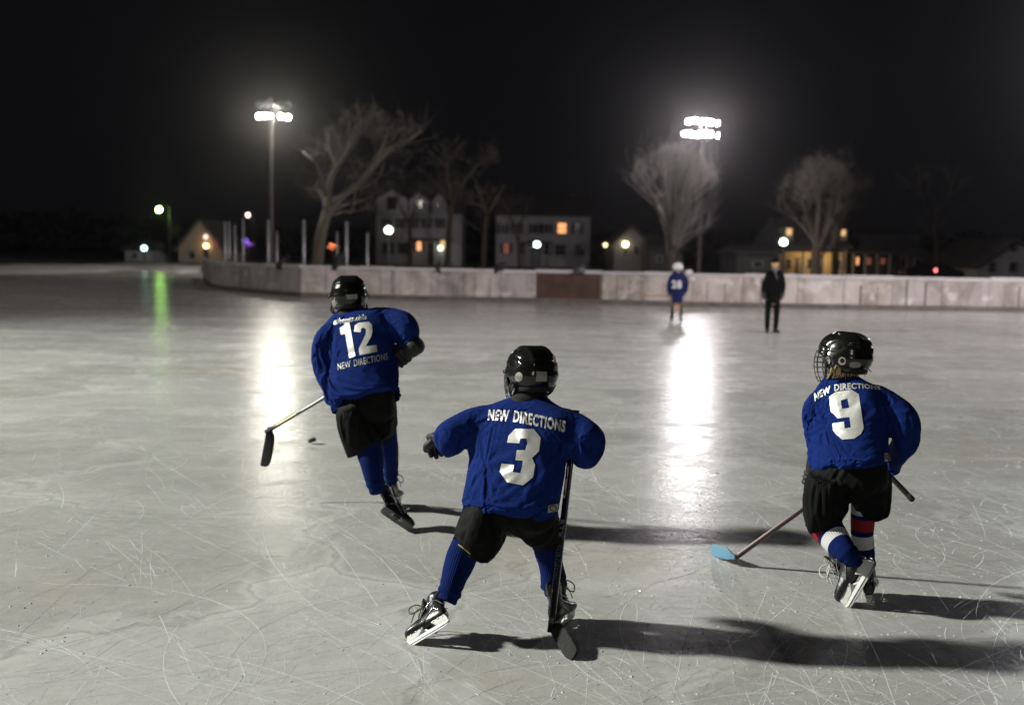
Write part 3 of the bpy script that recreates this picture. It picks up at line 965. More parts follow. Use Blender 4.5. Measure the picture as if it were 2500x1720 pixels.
parked_car(2271, 76, 'dark parked car showing one red light behind the boards')
# string of coloured lights on a shrub, orange lantern, both far left
def light_shrub(px, py, Y, label, cols, n, spread):
    c = P(px, py, Y); b = V((c.x, c.y, 0))
    o = empty('lit_shrub', b, label, 'shrub')
    R = random.Random(px)
    br = []
    for k in range(26):
        a = R.uniform(0, 6.28); h = c.z * R.uniform(.7, 1.25); s = R.uniform(.2, 1) * spread
        br.append(wire([b, b + V((math.cos(a) * s * .5, math.sin(a) * s * .5, h * .6)), b + V((math.cos(a) * s, math.sin(a) * s, h))], .02, 4))
    obj('branches', join(*br), BARK2, o)
    ms = [emitter('fairy light', c_, s_) for c_, s_ in cols]
    for k, m in enumerate(ms):
        bl = []
        st_ = []
        for q in range(n):
            p = c + V((R.gauss(0, spread * .42), -spread * .6 + R.gauss(0, .1), R.gauss(0, spread * .42)))
            bl.append(ball(p, .055, 6, 5)); st_.append(p)
        bl.append(wire(st_, .012, 4))
        obj('fairy_lights', join(*bl), m, o)
light_shrub(603, 592, 112, 'shrub wrapped in violet blue fairy lights behind the net posts', [((.22, .12, 1.0), 3), ((.65, .2, .9), 1.6)], 7, .6)
light_shrub(815, 604, 112, 'shrub with a few orange fairy lights behind the tall net post', [((1.0, .25, .08), 5)], 9, .6)
# far dark tree belt that closes the view
def belt():
    R = random.Random(5)
    vs_, fs_ = [], []
    for i in range(26000):
        x = R.uniform(-190, 190); y = 205 + R.uniform(0, 14)
        h = 7 + 3.5 * noise.noise(V((x * .05, 1.3, 0))) + 2.5 * noise.noise(V((x * .19, 4.3, 0)))
        z = R.random() ** .8 * h
        s = R.uniform(.15, .5)
        k = len(vs_)
        for q in range(3):
            vs_.append(V((x + R.gauss(0, s), y + R.gauss(0, s), z + R.gauss(0, s))))
        fs_.append((k, k + 1, k + 2))
    return vs_, fs_
o = obj('wood', belt(), mat('dark undergrowth', (.03, .028, .026), .95))
tag(o, 'unlit belt of far trees closing the dark horizon', 'wood', kind='stuff')
# ================================================================== materials of the players
def knit(name, c, scale=240, rough=.9, bump=.35, var=.75):
    m = mat(name, c, rough, spec=.06)
    g = N(m); v = g.coords()
    f = g.noise(v, 9, 6, .6)
    grain = g.noise(v, scale * .5, 3, .75)
    col = g.mix(g.ramp(f, [(.3, .0), (.75, .5)]), c, tuple(x * var for x in c))
    col = g.mix(g.ramp(grain, [(.40, .0), (.66, .8)]), col, tuple(x * 2.0 + .003 for x in c))
    g.link(col, g.b.inputs['Base Color'])
    n1 = g.bump(g.noise(v, 12, 3, .5), bump * .6, .012)
    g.bump(g.noise(g.coords((1, 1, .4)), scale, 2, .5), bump, .0015, n1)
    return m
BLUE = knit('royal blue jersey knit', (.0045, .0155, .100))
NAVY = knit('navy jersey knit', (.010, .013, .06))
def sock_mat(name, stripes, base=(.0045, .0155, .098)):
    """ribbed knit; stripes are (v0, v1, colour) along the sock"""
    m = mat(name, base, .9, spec=.08)
    g = N(m)
    uv = g.coords(src='UV')
    sep = g.new('ShaderNodeSeparateXYZ'); g.link(uv, sep.inputs[0])
    col = base
    for v0, v1, c in stripes:
        a = g.math('GREATER_THAN', sep.outputs['Y'], v0); b = g.math('LESS_THAN', sep.outputs['Y'], v1)
        col = g.mix(g.math('MULTIPLY', a, b), col, c)
    rib = g.math('SINE', g.math('MULTIPLY', sep.outputs['X'], 2 * math.pi * 38))
    ribf = g.ramp(g.math('ADD', g.math('MULTIPLY', rib, .5), .5), [(0, .75), (.6, 1.0)])
    col = g.mix(1.0, col, ribf, 'MULTIPLY')
    g.link(col, g.b.inputs['Base Color'])
    n1 = g.bump(rib, .5, .002)
    g.bump(g.noise(g.coords(), 300, 3, .6), .3, .001, n1)
    return m
SOCK = sock_mat('blue ribbed sock', [])
SOCK9 = sock_mat('striped ribbed sock', [(.02, .13, (.62, .62, .64)), (.17, .29, (.30, .022, .03)), (.34, .48, (.66, .66, .68))])
NYLON = noisy('black nylon pants', (.0028, .0028, .0032), (.0065, .0065, .007), 14, .75, .25, 26, spec=.12)
HELM = noisy('black helmet shell', (.006, .006, .0065), (.010, .010, .010), 40, .17, .04, 60, spec=.5)
FOAM = mat('helmet liner foam', (.01, .01, .01), .9)
STRAP = mat('chin strap webbing', (.014, .014, .014), .7)
WIRE = mat('black coated cage wire', (.02, .02, .02), .25, spec=.6)
LEATHER = noisy('black skate leather', (.008, .008, .009), (.02, .02, .021), 30, .30, .2, 60, spec=.5)
SILVER = mat('silver trim', (.55, .56, .58), .25, metal=.7)
HOLDER = noisy('white skate holder', (.60, .60, .58), (.70, .70, .68), 20, .35)
STEEL = mat('skate steel', (.55, .55, .56), .25, metal=1.0)
LACE_G = mat('green laces', (.10, .17, .05), .8)
LACE_D = mat('dark laces', (.03, .03, .032), .8)
LACE_W = mat('white laces', (.55, .55, .53), .8)
GLOVE = noisy('black hockey glove', (.008, .008, .009), (.02, .02, .022), 20, .6, .3, 60)
PALM = mat('pale glove palm', (.42, .41, .38), .8)
SKIN = mat('skin', (.48, .30, .22), .55)
HAIR_B = noisy('blond hair', (.42, .29, .13), (.58, .43, .22), 40, .5)
def vinyl(name, c):
    m = mat(name, c, .48, spec=.5, metal=.4)
    g = N(m); v = g.coords()
    g.link(g.ramp(g.noise(v, 16, 5, .6, .6), [(.3, tuple(x * .78 for x in c)), (.7, c)]), g.b.inputs['Base Color'])
    n1 = g.bump(g.noise(v, 11, 3, .5, .6), .15, .010)
    g.bump(g.noise(v, 300, 2, .5), .2, .001, n1)
    return m
PRINT = vinyl('silvery white number print', (.66, .66, .63))
LETTER = vinyl('white letter print', (.64, .64, .62))
TAPE = noisy('black cloth stick tape', (.010, .010, .010), (.028, .027, .026), 60, .85, .5, 160)
STICKER = noisy('worn pale sticker', (.24, .225, .20), (.36, .34, .31), 60, .6)

# ------------------------------------------------------------------ flat artwork laid on a surface
def poly_mesh(outlines, cell):
    """filled outlines (with holes) in the plane, cut by a grid so that they can follow a surface"""
    cu = bpy.data.curves.new('c', 'CURVE'); cu.dimensions = '2D'; cu.fill_mode = 'BOTH'
    for o in outlines:
        s = cu.splines.new('POLY'); s.points.add(len(o) - 1); s.use_cyclic_u = True
        for p, q in zip(s.points, o): p.co = (q[0], q[1], 0, 1)
    ob = bpy.data.objects.new('c', cu); COL.objects.link(ob)
    return curve_mesh(ob, cell)
def curve_mesh(ob, cell):
    dg = bpy.context.evaluated_depsgraph_get(); dg.update()
    me = bpy.data.meshes.new_from_object(ob.evaluated_get(dg))
    data = ob.data
    bpy.data.objects.remove(ob); bpy.data.curves.remove(data)
    bm = bmesh.new(); bm.from_mesh(me); bpy.data.meshes.remove(me)
    bmesh.ops.remove_doubles(bm, verts=bm.verts, dist=1e-5)
    if cell:
        xs = [v.co.x for v in bm.verts]; ys = [v.co.y for v in bm.verts]
        for ax, lo, hi in ((0, min(xs), max(xs)), (1, min(ys), max(ys))):
            k = lo + cell
            while k < hi:
                co = V((k, 0, 0)) if ax == 0 else V((0, k, 0)); no = V((1, 0, 0)) if ax == 0 else V((0, 1, 0))
                bmesh.ops.bisect_plane(bm, geom=bm.verts[:] + bm.edges[:] + bm.faces[:], plane_co=co, plane_no=no)
                k += cell
    vs_ = [v.co.copy() for v in bm.verts]
    bm.verts.index_update()
    fs_ = [tuple(v.index for v in f.verts) for f in bm.faces]
    bm.free()
    return vs_, fs_
def text_mesh(txt, bold=.03, cell=.12):
    cu = bpy.data.curves.new('t', 'FONT'); cu.body = txt; cu.offset = bold; cu.resolution_u = 3
    cu.space_character = 1.10; cu.space_word = 1.6
    ob = bpy.data.objects.new('t', cu); COL.objects.link(ob)
    vs_, fs_ = curve_mesh(ob, cell)
    x0, x1 = min(v.x for v in vs_), max(v.x for v in vs_); y0, y1 = min(v.y for v in vs_), max(v.y for v in vs_)
    return [V(((v.x - x0) / (x1 - x0), (v.y - y0) / (y1 - y0), 0)) for v in vs_], fs_
def strip_map(geo, bottom, top):
    """unit square -> strip between two polylines of photo pixels (equal point counts)"""
    def at(pl, u):                                       # by length along the line, so letters keep even widths
        L = [0.0]
        for p, q in zip(pl, pl[1:]): L.append(L[-1] + math.hypot(q[0] - p[0], q[1] - p[1]))
        s = u * L[-1]; k = 0
        while k < len(pl) - 2 and L[k + 1] < s: k += 1
        q = (s - L[k]) / max(1e-9, L[k + 1] - L[k])
        return pl[k][0] * (1 - q) + pl[k + 1][0] * q, pl[k][1] * (1 - q) + pl[k + 1][1] * q
    b = [(*p, 0) for p in bottom]; t = [(*p, 0) for p in top]
    b = [tuple(q[:2]) for q in catmull(b, 6)]; t = [tuple(q[:2]) for q in catmull(t, 6)]
    out = []
    for v in geo[0]:
        p, q = at(b, v.x), at(t, v.x)
        out.append(V((p[0] * (1 - v.y) + q[0] * v.y, p[1] * (1 - v.y) + q[1] * v.y, 0)))
    return out, geo[1]
def lay_on(name, geo_px, bvh, m, parent, off=.0022, th=.0012):
    """lay flat artwork (photo px) on the surface it is printed on; a thin solid skin"""
    vs_, ok = [], []
    for v in geo_px[0]:
        d = ray(v.x, v.y).normalized()
        h = bvh.ray_cast(CAM, d)
        if h[0] is None: vs_.append(None); continue
        n = h[1] if h[1].dot(d) < 0 else -h[1]
        vs_.append(h[0] + (n * .6 - d * .4).normalized() * off)
    idx, out = {}, []
    for i, v in enumerate(vs_):
        if v is not None: idx[i] = len(out); out.append(v)
    fs_ = [tuple(idx[i] for i in f) for f in geo_px[1] if all(i in idx for i in f)]
    fs_ = [f for f in fs_ if max((out[a] - out[b]).length for a in f for b in f) < .09]
    me = mesh(out, fs_)
    bm = bmesh.new(); bm.from_mesh(me)
    for f in bm.faces:
        c = f.calc_center_median()
        if f.normal.dot(c - CAM) > 0: f.normal_flip()
    bm.to_mesh(me); bm.free()
    return link_mesh(name, me, m, parent, True)
def crop(off, sc, pts): return [(off[0] + x * sc, off[1] + y * sc) for x, y in pts]

# ------------------------------------------------------------------ folds and clothing
def folds(me, lines, base=.004, seed=0, scale=7, keep=None):
    co, no = mesh_np(me)
    d = np.zeros(len(co))
    for a, b, w, amp in lines:
        a = np.array(tuple(a)); b = np.array(tuple(b)); ab = b - a
        t = np.clip(((co - a) @ ab) / (ab @ ab), -.15, 1.15)
        dist = np.linalg.norm(co - (a + t[:, None] * ab), axis=1)
        env = np.clip(1 - np.abs(t - .5) / .68, 0, 1) ** .6
        d += 1.1 * amp * env * (np.exp(-(dist / w) ** 2) - .7 * np.exp(-((dist - w * 1.9) / w) ** 2))
    for i, c in enumerate(co):
        p = V((c[0] * scale + seed, c[1] * scale, c[2] * scale * .45))
        d[i] += .7 * base * noise.noise(p) + base * .2 * noise.noise(p * 2.6)
    set_co(me, co + no * d[:, None])

class Kid:
    def __init__(s, Y0, lean, yaw=0.0):
        s.Y0 = Y0; s.lean = lean; s.yaw = yaw
        s.fwd = V((math.sin(yaw) * math.cos(lean), math.cos(yaw) * math.cos(lean), -math.sin(lean)))
    def p(s, x, y, dy=0.0): return P(x, y, s.Y0 + dy)
    def px(s, n, dy=0.0): return n * (s.Y0 + dy) / FPX          # photo px -> metres
    def ring(s, L, R, dy, t, n=36, power=2.15, bulge=0.0):
        w = math.tan(s.yaw) * s.px(R[0] - L[0], dy) / 2
        a, b = s.p(*L, dy + w), s.p(*R, dy - w)
        c = (a + b) / 2; u = (b - a) / 2
        out = []
        for k in range(n):
            q = 2 * math.pi * k / n
            cc, ss = math.cos(q), math.sin(q)
            cc = math.copysign(abs(cc) ** (2 / power), cc); ss = math.copysign(abs(ss) ** (2 / power), ss)
            out.append(c + u * cc + s.fwd * (ss * t))
        return out
    def limb(s, pts, n=22, sub=3, flat=1.0, **kw):
        """pts: (x px, y px, dy, radius px)"""
        return tube([s.p(x, y, dy) for x, y, dy, r in pts], [(s.px(r, dy), s.px(r, dy) * flat) for x, y, dy, r in pts], n, sub=sub, ref=(1, 0, 0), **kw)

def open_end(me, c, ax, depth=.03, radius=.2):
    """cut away the flat cap of a garment end so that it hangs open"""
    bm = bmesh.new(); bm.from_mesh(me)
    kill = []
    for f in bm.faces:
        q = f.calc_center_median() - c
        if f.normal.dot(ax) > .55 and q.dot(ax) > -depth and q.length < radius: kill.append(f)
    bmesh.ops.delete(bm, geom=kill, context='FACES')
    bmesh.ops.delete(bm, geom=[v for v in bm.verts if not v.link_faces], context='VERTS')
    for it in range(14):                                # an even, sewn edge
        new = {}
        for v in bm.verts:
            nb = [e.other_vert(v) for e in v.link_edges if e.is_boundary]
            if len(nb) == 2: new[v] = v.co.lerp((nb[0].co + nb[1].co) / 2, .6)
        for v, q in new.items(): v.co = q
    bm.to_mesh(me); bm.free()
def pants(k, hips, legs, voxel=.011, flat=1.08):
    geos = [loft([k.ring(*h) for h in hips], sub=2)]
    ends = []
    for pts in legs:
        geos.append(k.limb(pts, n=26, sub=4, flat=flat, round_ends=False))
        a_, b_ = k.p(*pts[-2][:3]), k.p(*pts[-1][:3])
        ends.append((b_, (b_ - a_).normalized(), k.px(pts[-1][3], pts[-1][2]) * flat * 1.25))
    me = remesh(join(*geos), voxel, 4)
    for c, ax, r in ends: open_end(me, c, ax, .03, r)
    return me
def shirt(k, rings, sleeves, voxel=.0105, hem=True):
    """closed garment volume -> (open cloth mesh, body-and-pads collider)"""
    R = [k.ring(*r) for r in rings]
    c = sum(R[-1], V()) / len(R[-1]); up = (sum(R[-2], V()) / len(R[-2]) - c)
    vol = join(loft(R), *[k.limb(sl) for sl in sleeves])
    me = remesh(vol, voxel, 5)
    if hem:
        ax = k.fwd.cross((R[-1][0] - R[-1][18]).normalized()).normalized()
        if ax.dot(up) > 0: ax = -ax                     # points out of the hem
        open_end(me, c, ax, .035, .34)
    return me
def pads(me, inset):
    col = me.copy(); co, no = mesh_np(col)
    set_co(col, co - no * inset)
    return col
def drape(me, inset=.018, grow=.065, frames=24, pin=.016, bend=5.0, gravity=.8, subdiv=1, stiff=15, quality=4):
    """run Blender's cloth solver: the garment is cut a little too large and falls over the padded body"""
    col = bpy.data.objects.new('pads_tmp', pads(me, inset)); COL.objects.link(col)
    col.modifiers.new('col', 'COLLISION')
    col.collision.thickness_outer = .003; col.collision.thickness_inner = .02; col.collision.cloth_friction = 12
    o = bpy.data.objects.new('cloth_tmp', me); COL.objects.link(o)
    vg = o.vertex_groups.new(name='pin')
    vg.add(range(len(me.vertices)), pin, 'REPLACE')
    m = o.modifiers.new('c', 'CLOTH'); s = m.settings
    s.quality = quality; s.mass = .25
    s.tension_stiffness = stiff; s.compression_stiffness = stiff; s.shear_stiffness = stiff * .4; s.bending_stiffness = bend
    s.tension_damping = 8; s.compression_damping = 8; s.shear_damping = 8; s.bending_damping = 1
    s.air_damping = 3
    s.vertex_group_mass = 'pin'; s.pin_stiffness = 1.0
    s.shrink_min = -grow; s.shrink_max = -grow
    s.effector_weights.gravity = gravity
    m.collision_settings.use_collision = True; m.collision_settings.distance_min = .003; m.collision_settings.collision_quality = 2
    m.collision_settings.use_self_collision = False
    m.point_cache.frame_start = 1; m.point_cache.frame_end = frames + 1
    if subdiv:
        sb = o.modifiers.new('s', 'SUBSURF'); sb.levels = subdiv; sb.render_levels = subdiv
    for f in range(1, frames + 1):
        scene.frame_set(f)
    dg = bpy.context.evaluated_depsgraph_get()
    out = bpy.data.meshes.new_from_object(o.evaluated_get(dg))
    cm = col.data
    bpy.data.objects.remove(o); bpy.data.meshes.remove(me); bpy.data.objects.remove(col); bpy.data.meshes.remove(cm)
    scene.frame_set(1)
    return out

def sock(name, k, pts, m, parent, seed=0):
    """pts from knee to ankle"""
    path = [k.p(x, y, dy) for x, y, dy, r in pts]
    rr = [(k.px(r, dy), k.px(r, dy) * 1.06) for x, y, dy, r in pts]
    rings = tube_rings(path, rr, 44, (1, 0, 0), sub=8)
    geo = loft(rings, cap=(False, False))
    me = mesh(*geo, loft_uv(rings))
    me.polygons.foreach_set('use_smooth', [True] * len(me.polygons))
    co, no = mesh_np(me)
    n = len(rings); top = np.array(tuple(path[0])); bot = np.array(tuple(path[-1])); ax = bot - top; L = np.linalg.norm(ax)
    d = np.zeros(len(co))
    for i, c in enumerate(co):
        t = float((c - top) @ ax) / L ** 2
        w = max(0, t - .62) / .38                      # bunched above the skate
        d[i] = .0045 * w * math.sin(t * 46 + 2.2 * noise.noise(V(c * 9 + np.array([seed, 0, 0])))) + .0035 * noise.noise(V(c * 13))
    set_co(me, co + no * d[:, None])
    return link_mesh(name, me, m, parent, True)

# ------------------------------------------------------------------ helmet
def frame_from(fwd, up):
    f = V(fwd).normalized(); u = V(up); u = (u - f * u.dot(f)).normalized(); r = f.cross(u)
    return Matrix((r, f, u)).transposed()
def helmet(parent, centre, fwd, up, k=1.0, m=HELM, cage=True, style=0):
    """local frame: x right, y forward, z up"""
    Mx = Matrix.Translation(centre) @ frame_from(fwd, up).to_4x4() @ Matrix.Scale(k, 4)
    A, B, Ct = .121, .146, .122
    NP, NT = 120, 64
    def zmin(ph):            # ph: 0 right, pi/2 front
        f = math.sin(ph)
        if f > .45: return -.0 - .01 * (1 - f)
        if f > .1: return -.082 + (.075) * ((f - .1) / .35) ** 1.5
        return -.086 - .012 * max(0, -f)
    def pt(ph, t, off=0.0):
        zm = zmin(ph)
        th = t * math.acos(max(-1, zm / Ct))
        st, ct = math.sin(th), math.cos(th)
        e = 2 / 2.25
        st2 = math.copysign(abs(st) ** e, st); ct2 = math.copysign(abs(ct) ** e, ct)
        c, s = math.cos(ph), math.sin(ph)
        x = A * st2 * math.copysign(abs(c) ** .93, c); y = B * st2 * math.copysign(abs(s) ** .93, s); z = Ct * ct2
        n = V((x / A ** 2, y / B ** 2, z / Ct ** 2)).normalized()
        d = off
        sm = lambda v, a, b: min(1, max(0, (v - a) / (b - a)))
        # rear shell overlaps the front one
        seam = .030 + .03 * sm(abs(x), .05, .11)
        d += .0042 * (1 - sm(y, seam - .004, seam + .003))
        # two raised ribs over the crown and a hollow between them
        for sx in (-1, 1):
            d += .0055 * math.exp(-((x - sx * .050) / .013) ** 2) * sm(z, -.01, .04)
        d -= .003 * math.exp(-(x / .02) ** 2) * sm(z, .03, .07)
        # vents
        for sx in (-1, 1):
            for (vy, vz, wy, wz) in ((.075, .055, .020, .012), (.045, .020, .022, .010), (-.105, .045, .03, .008), (.0, .095, .02, .01)):
                q = ((y - vy) / wy) ** 2 + ((z - vz) / wz) ** 2
                if x * sx > 0 and q < 2.2: d -= .007 * sm(1.6 - q, 0, .7)
        # ear bowl, scalloped hollow over the ear
        if abs(x) > .06:
            q = ((y - .02) / .030) ** 2 + ((z + .045) / .030) ** 2
            d += .005 * sm(2.2 - q, 0, .8) - .011 * sm(.55 - q, 0, .3)
            q2 = ((y + .02) / .05) ** 2 + ((z - .035) / .028) ** 2
            d -= .006 * sm(1.5 - q2, 0, 1.0)
        # occipital band and flared rim
        if y < 0: d += .004 * math.exp(-((z + .022) / .012) ** 2) + .003 * sm(-z, .02, .03)
        d += .005 * sm(t, .93, 1.0)
        return V((x, y, z)) + n * d
    rings = [[pt(2 * math.pi * j / NP, (i + .6) / (NT + .6 - 1)) for j in range(NP)] for i in range(NT)]
    c0 = rings[-1]
    inner = [[p * s_ + V((0, 0, z_)) for p in c0] for s_, z_ in ((.96, -.001), (.90, .004), (.86, .05))]
    geo = xf(loft(rings + inner), Mx)
    hel = obj('helmet', geo, m, parent, True)
    me_b = BVHTree.FromPolygons(geo[0], geo[1])
    # liner at the nape
    lin = [tube([V((.088 * math.cos(a), -.112 + .10 * (1 + math.sin(a)) * .9 - .004, -.088)) for a in np.linspace(math.pi + .15, 2 * math.pi - .15, 12)], [(.012, .02)] * 12, 10)]
    obj('liner', xf(join(*lin), Mx), FOAM, hel, True)
    # chin straps
    st = []
    for sx in (-1, 1):
        st.append(tube([V((sx * .118, -.03, -.075)), V((sx * .112, .01, -.115)), V((sx * .075, .06, -.145)), V((sx * .03, .095, -.158))], [(.004, .009)] * 4, 8, sub=3))
        st.append(tube([V((sx * .122, .05, -.02)), V((sx * .116, .04, -.07)), V((sx * .09, .055, -.13))], [(.004, .008)] * 3, 8, sub=3))
        st.append(box(V((sx * .119, .012, -.098)), (.012, .022, .028)))
    obj('chin_strap', xf(join(*st), Mx), STRAP, hel)
    if cage:
        w = []
        cz, ca, cb = -.055, .124, .178
        def cp(az, z):     # az 0 = front
            q = ((z - cz) / .125); r_ = math.sqrt(max(.05, 1 - q * q * .55))
            return V((ca * math.sin(az) * (r_ ** .5), .01 + (cb - .01) * math.cos(az) * r_, z))
        for z in (.012, -.022, -.05, -.078, -.106, -.134, -.156):
            lim = 1.35 if z > -.12 else 1.0
            w.append(wire([cp(a, z) for a in np.linspace(-lim, lim, 22)], .0022, 6))
        for a in (-1.3, -1.0, -.66, -.33, 0, .33, .66, 1.0, 1.3):
            w.append(wire([cp(a, z) for z in np.linspace(.014, -.156 if abs(a) < 1.1 else -.12, 12)], .0022, 6))
        for sx in (-1, 1):
            w.append(box(V((sx * .126, .045, -.008)), (.012, .03, .018)))
            w.append(wire([cp(sx * 1.3, .012), V((sx * .124, .03, .018))], .003, 6))
        obj('face_cage', xf(join(*w), Mx), WIRE, hel, True)
    return hel, me_b, Mx

# ------------------------------------------------------------------ body under the clothes
def body(parent, head, fwd, up, tubes, k=1.0, skin=SKIN, voxel=.011):
    Mx = Matrix.Translation(head) @ frame_from(fwd, up).to_4x4() @ Matrix.Scale(k, 4)
    g = [ball((0, -.008, .01), (.073, .092, .098), 24, 16), ball((0, .022, -.045), (.058, .066, .062), 20, 12),
         tube([V((0, .082, -.002)), V((0, .103, -.030)), V((0, .094, -.040))], [.009, .013, .011], 10),       # nose
         ball((0, .080, -.066), (.026, .012, .011), 12, 8), ball((0, .076, -.096), (.024, .018, .016), 12, 8),   # lips, chin
         ball((.032, .072, .006), (.016, .012, .010), 10, 7), ball((-.032, .072, .006), (.016, .012, .010), 10, 7),
         ball((.075, -.004, -.02), (.010, .022, .034), 10, 8), ball((-.075, -.004, -.02), (.010, .022, .034), 10, 8),
         tube([V((0, -.02, -.05)), V((0, -.035, -.16))], [.052, .055], 16)]
    geo = join(*[xf(x, Mx) for x in g], *tubes)
    return obj('body', remesh(geo, voxel, 3), skin, parent, True)

# ------------------------------------------------------------------ glove
def glove(parent, wrist, knuck, palm, k=1.0, curl=1.1, side=1, m=GLOVE, white=False):
    """wrist and knuckle points, palm normal; five separate fingers"""
    w, kn = V(wrist), V(knuck)
    f = (kn - w).normalized(); pn = V(palm); pn = (pn - f * pn.dot(f)).normalized(); r = f.cross(pn) * side
    L = (kn - w).length
    B = [tube([w - f * .06 * k, w - f * .01 * k, w + f * .02 * k], [(.050 * k, .044 * k), (.046 * k, .040 * k), (.038 * k, .030 * k)], 16, ref=r),
         tube([w + f * .01 * k, w + f * L * .55, kn], [(.034 * k, .024 * k), (.042 * k, .024 * k), (.042 * k, .020 * k)], 16, ref=r, power=2.6)]
    for j in range(3):                                   # padded rolls on the back of the hand
        c = w.lerp(kn, .25 + .3 * j) - pn * .018 * k
        B.append(tube([c - r * .034 * k, c + r * .034 * k], [.015 * k, .015 * k], 10))
    F = []
    for j, (o, ln) in enumerate(((-.031, .85), (-.010, 1.0), (.011, .95), (.031, .75))):
        p = kn + r * o * k
        d = f.copy(); pts = [p - f * .015 * k]; a = .25
        for sgm in (.034, .028, .022):
            a += curl / 3 * (1 + .08 * j)
            d = (f * math.cos(a) + pn * math.sin(a)).normalized()
            p = p + d * (sgm * ln * k); pts.append(p)
        F.append(tube(pts, [.0125 * k, .0125 * k, .0115 * k, .010 * k], 10, sub=2))
    tb = w.lerp(kn, .35) - r * .036 * k
    F.append(tube([tb, tb - r * .022 * k + f * .024 * k + pn * .012 * k, tb - r * .018 * k + f * .05 * k + pn * .028 * k], [.015 * k, .0145 * k, .012 * k], 10, sub=2))
    g = obj('glove', remesh(join(*B), .0045 * k, 3), m, parent, True)
    obj('finger', join(*F), PALM if white else m, g, True)
    return g

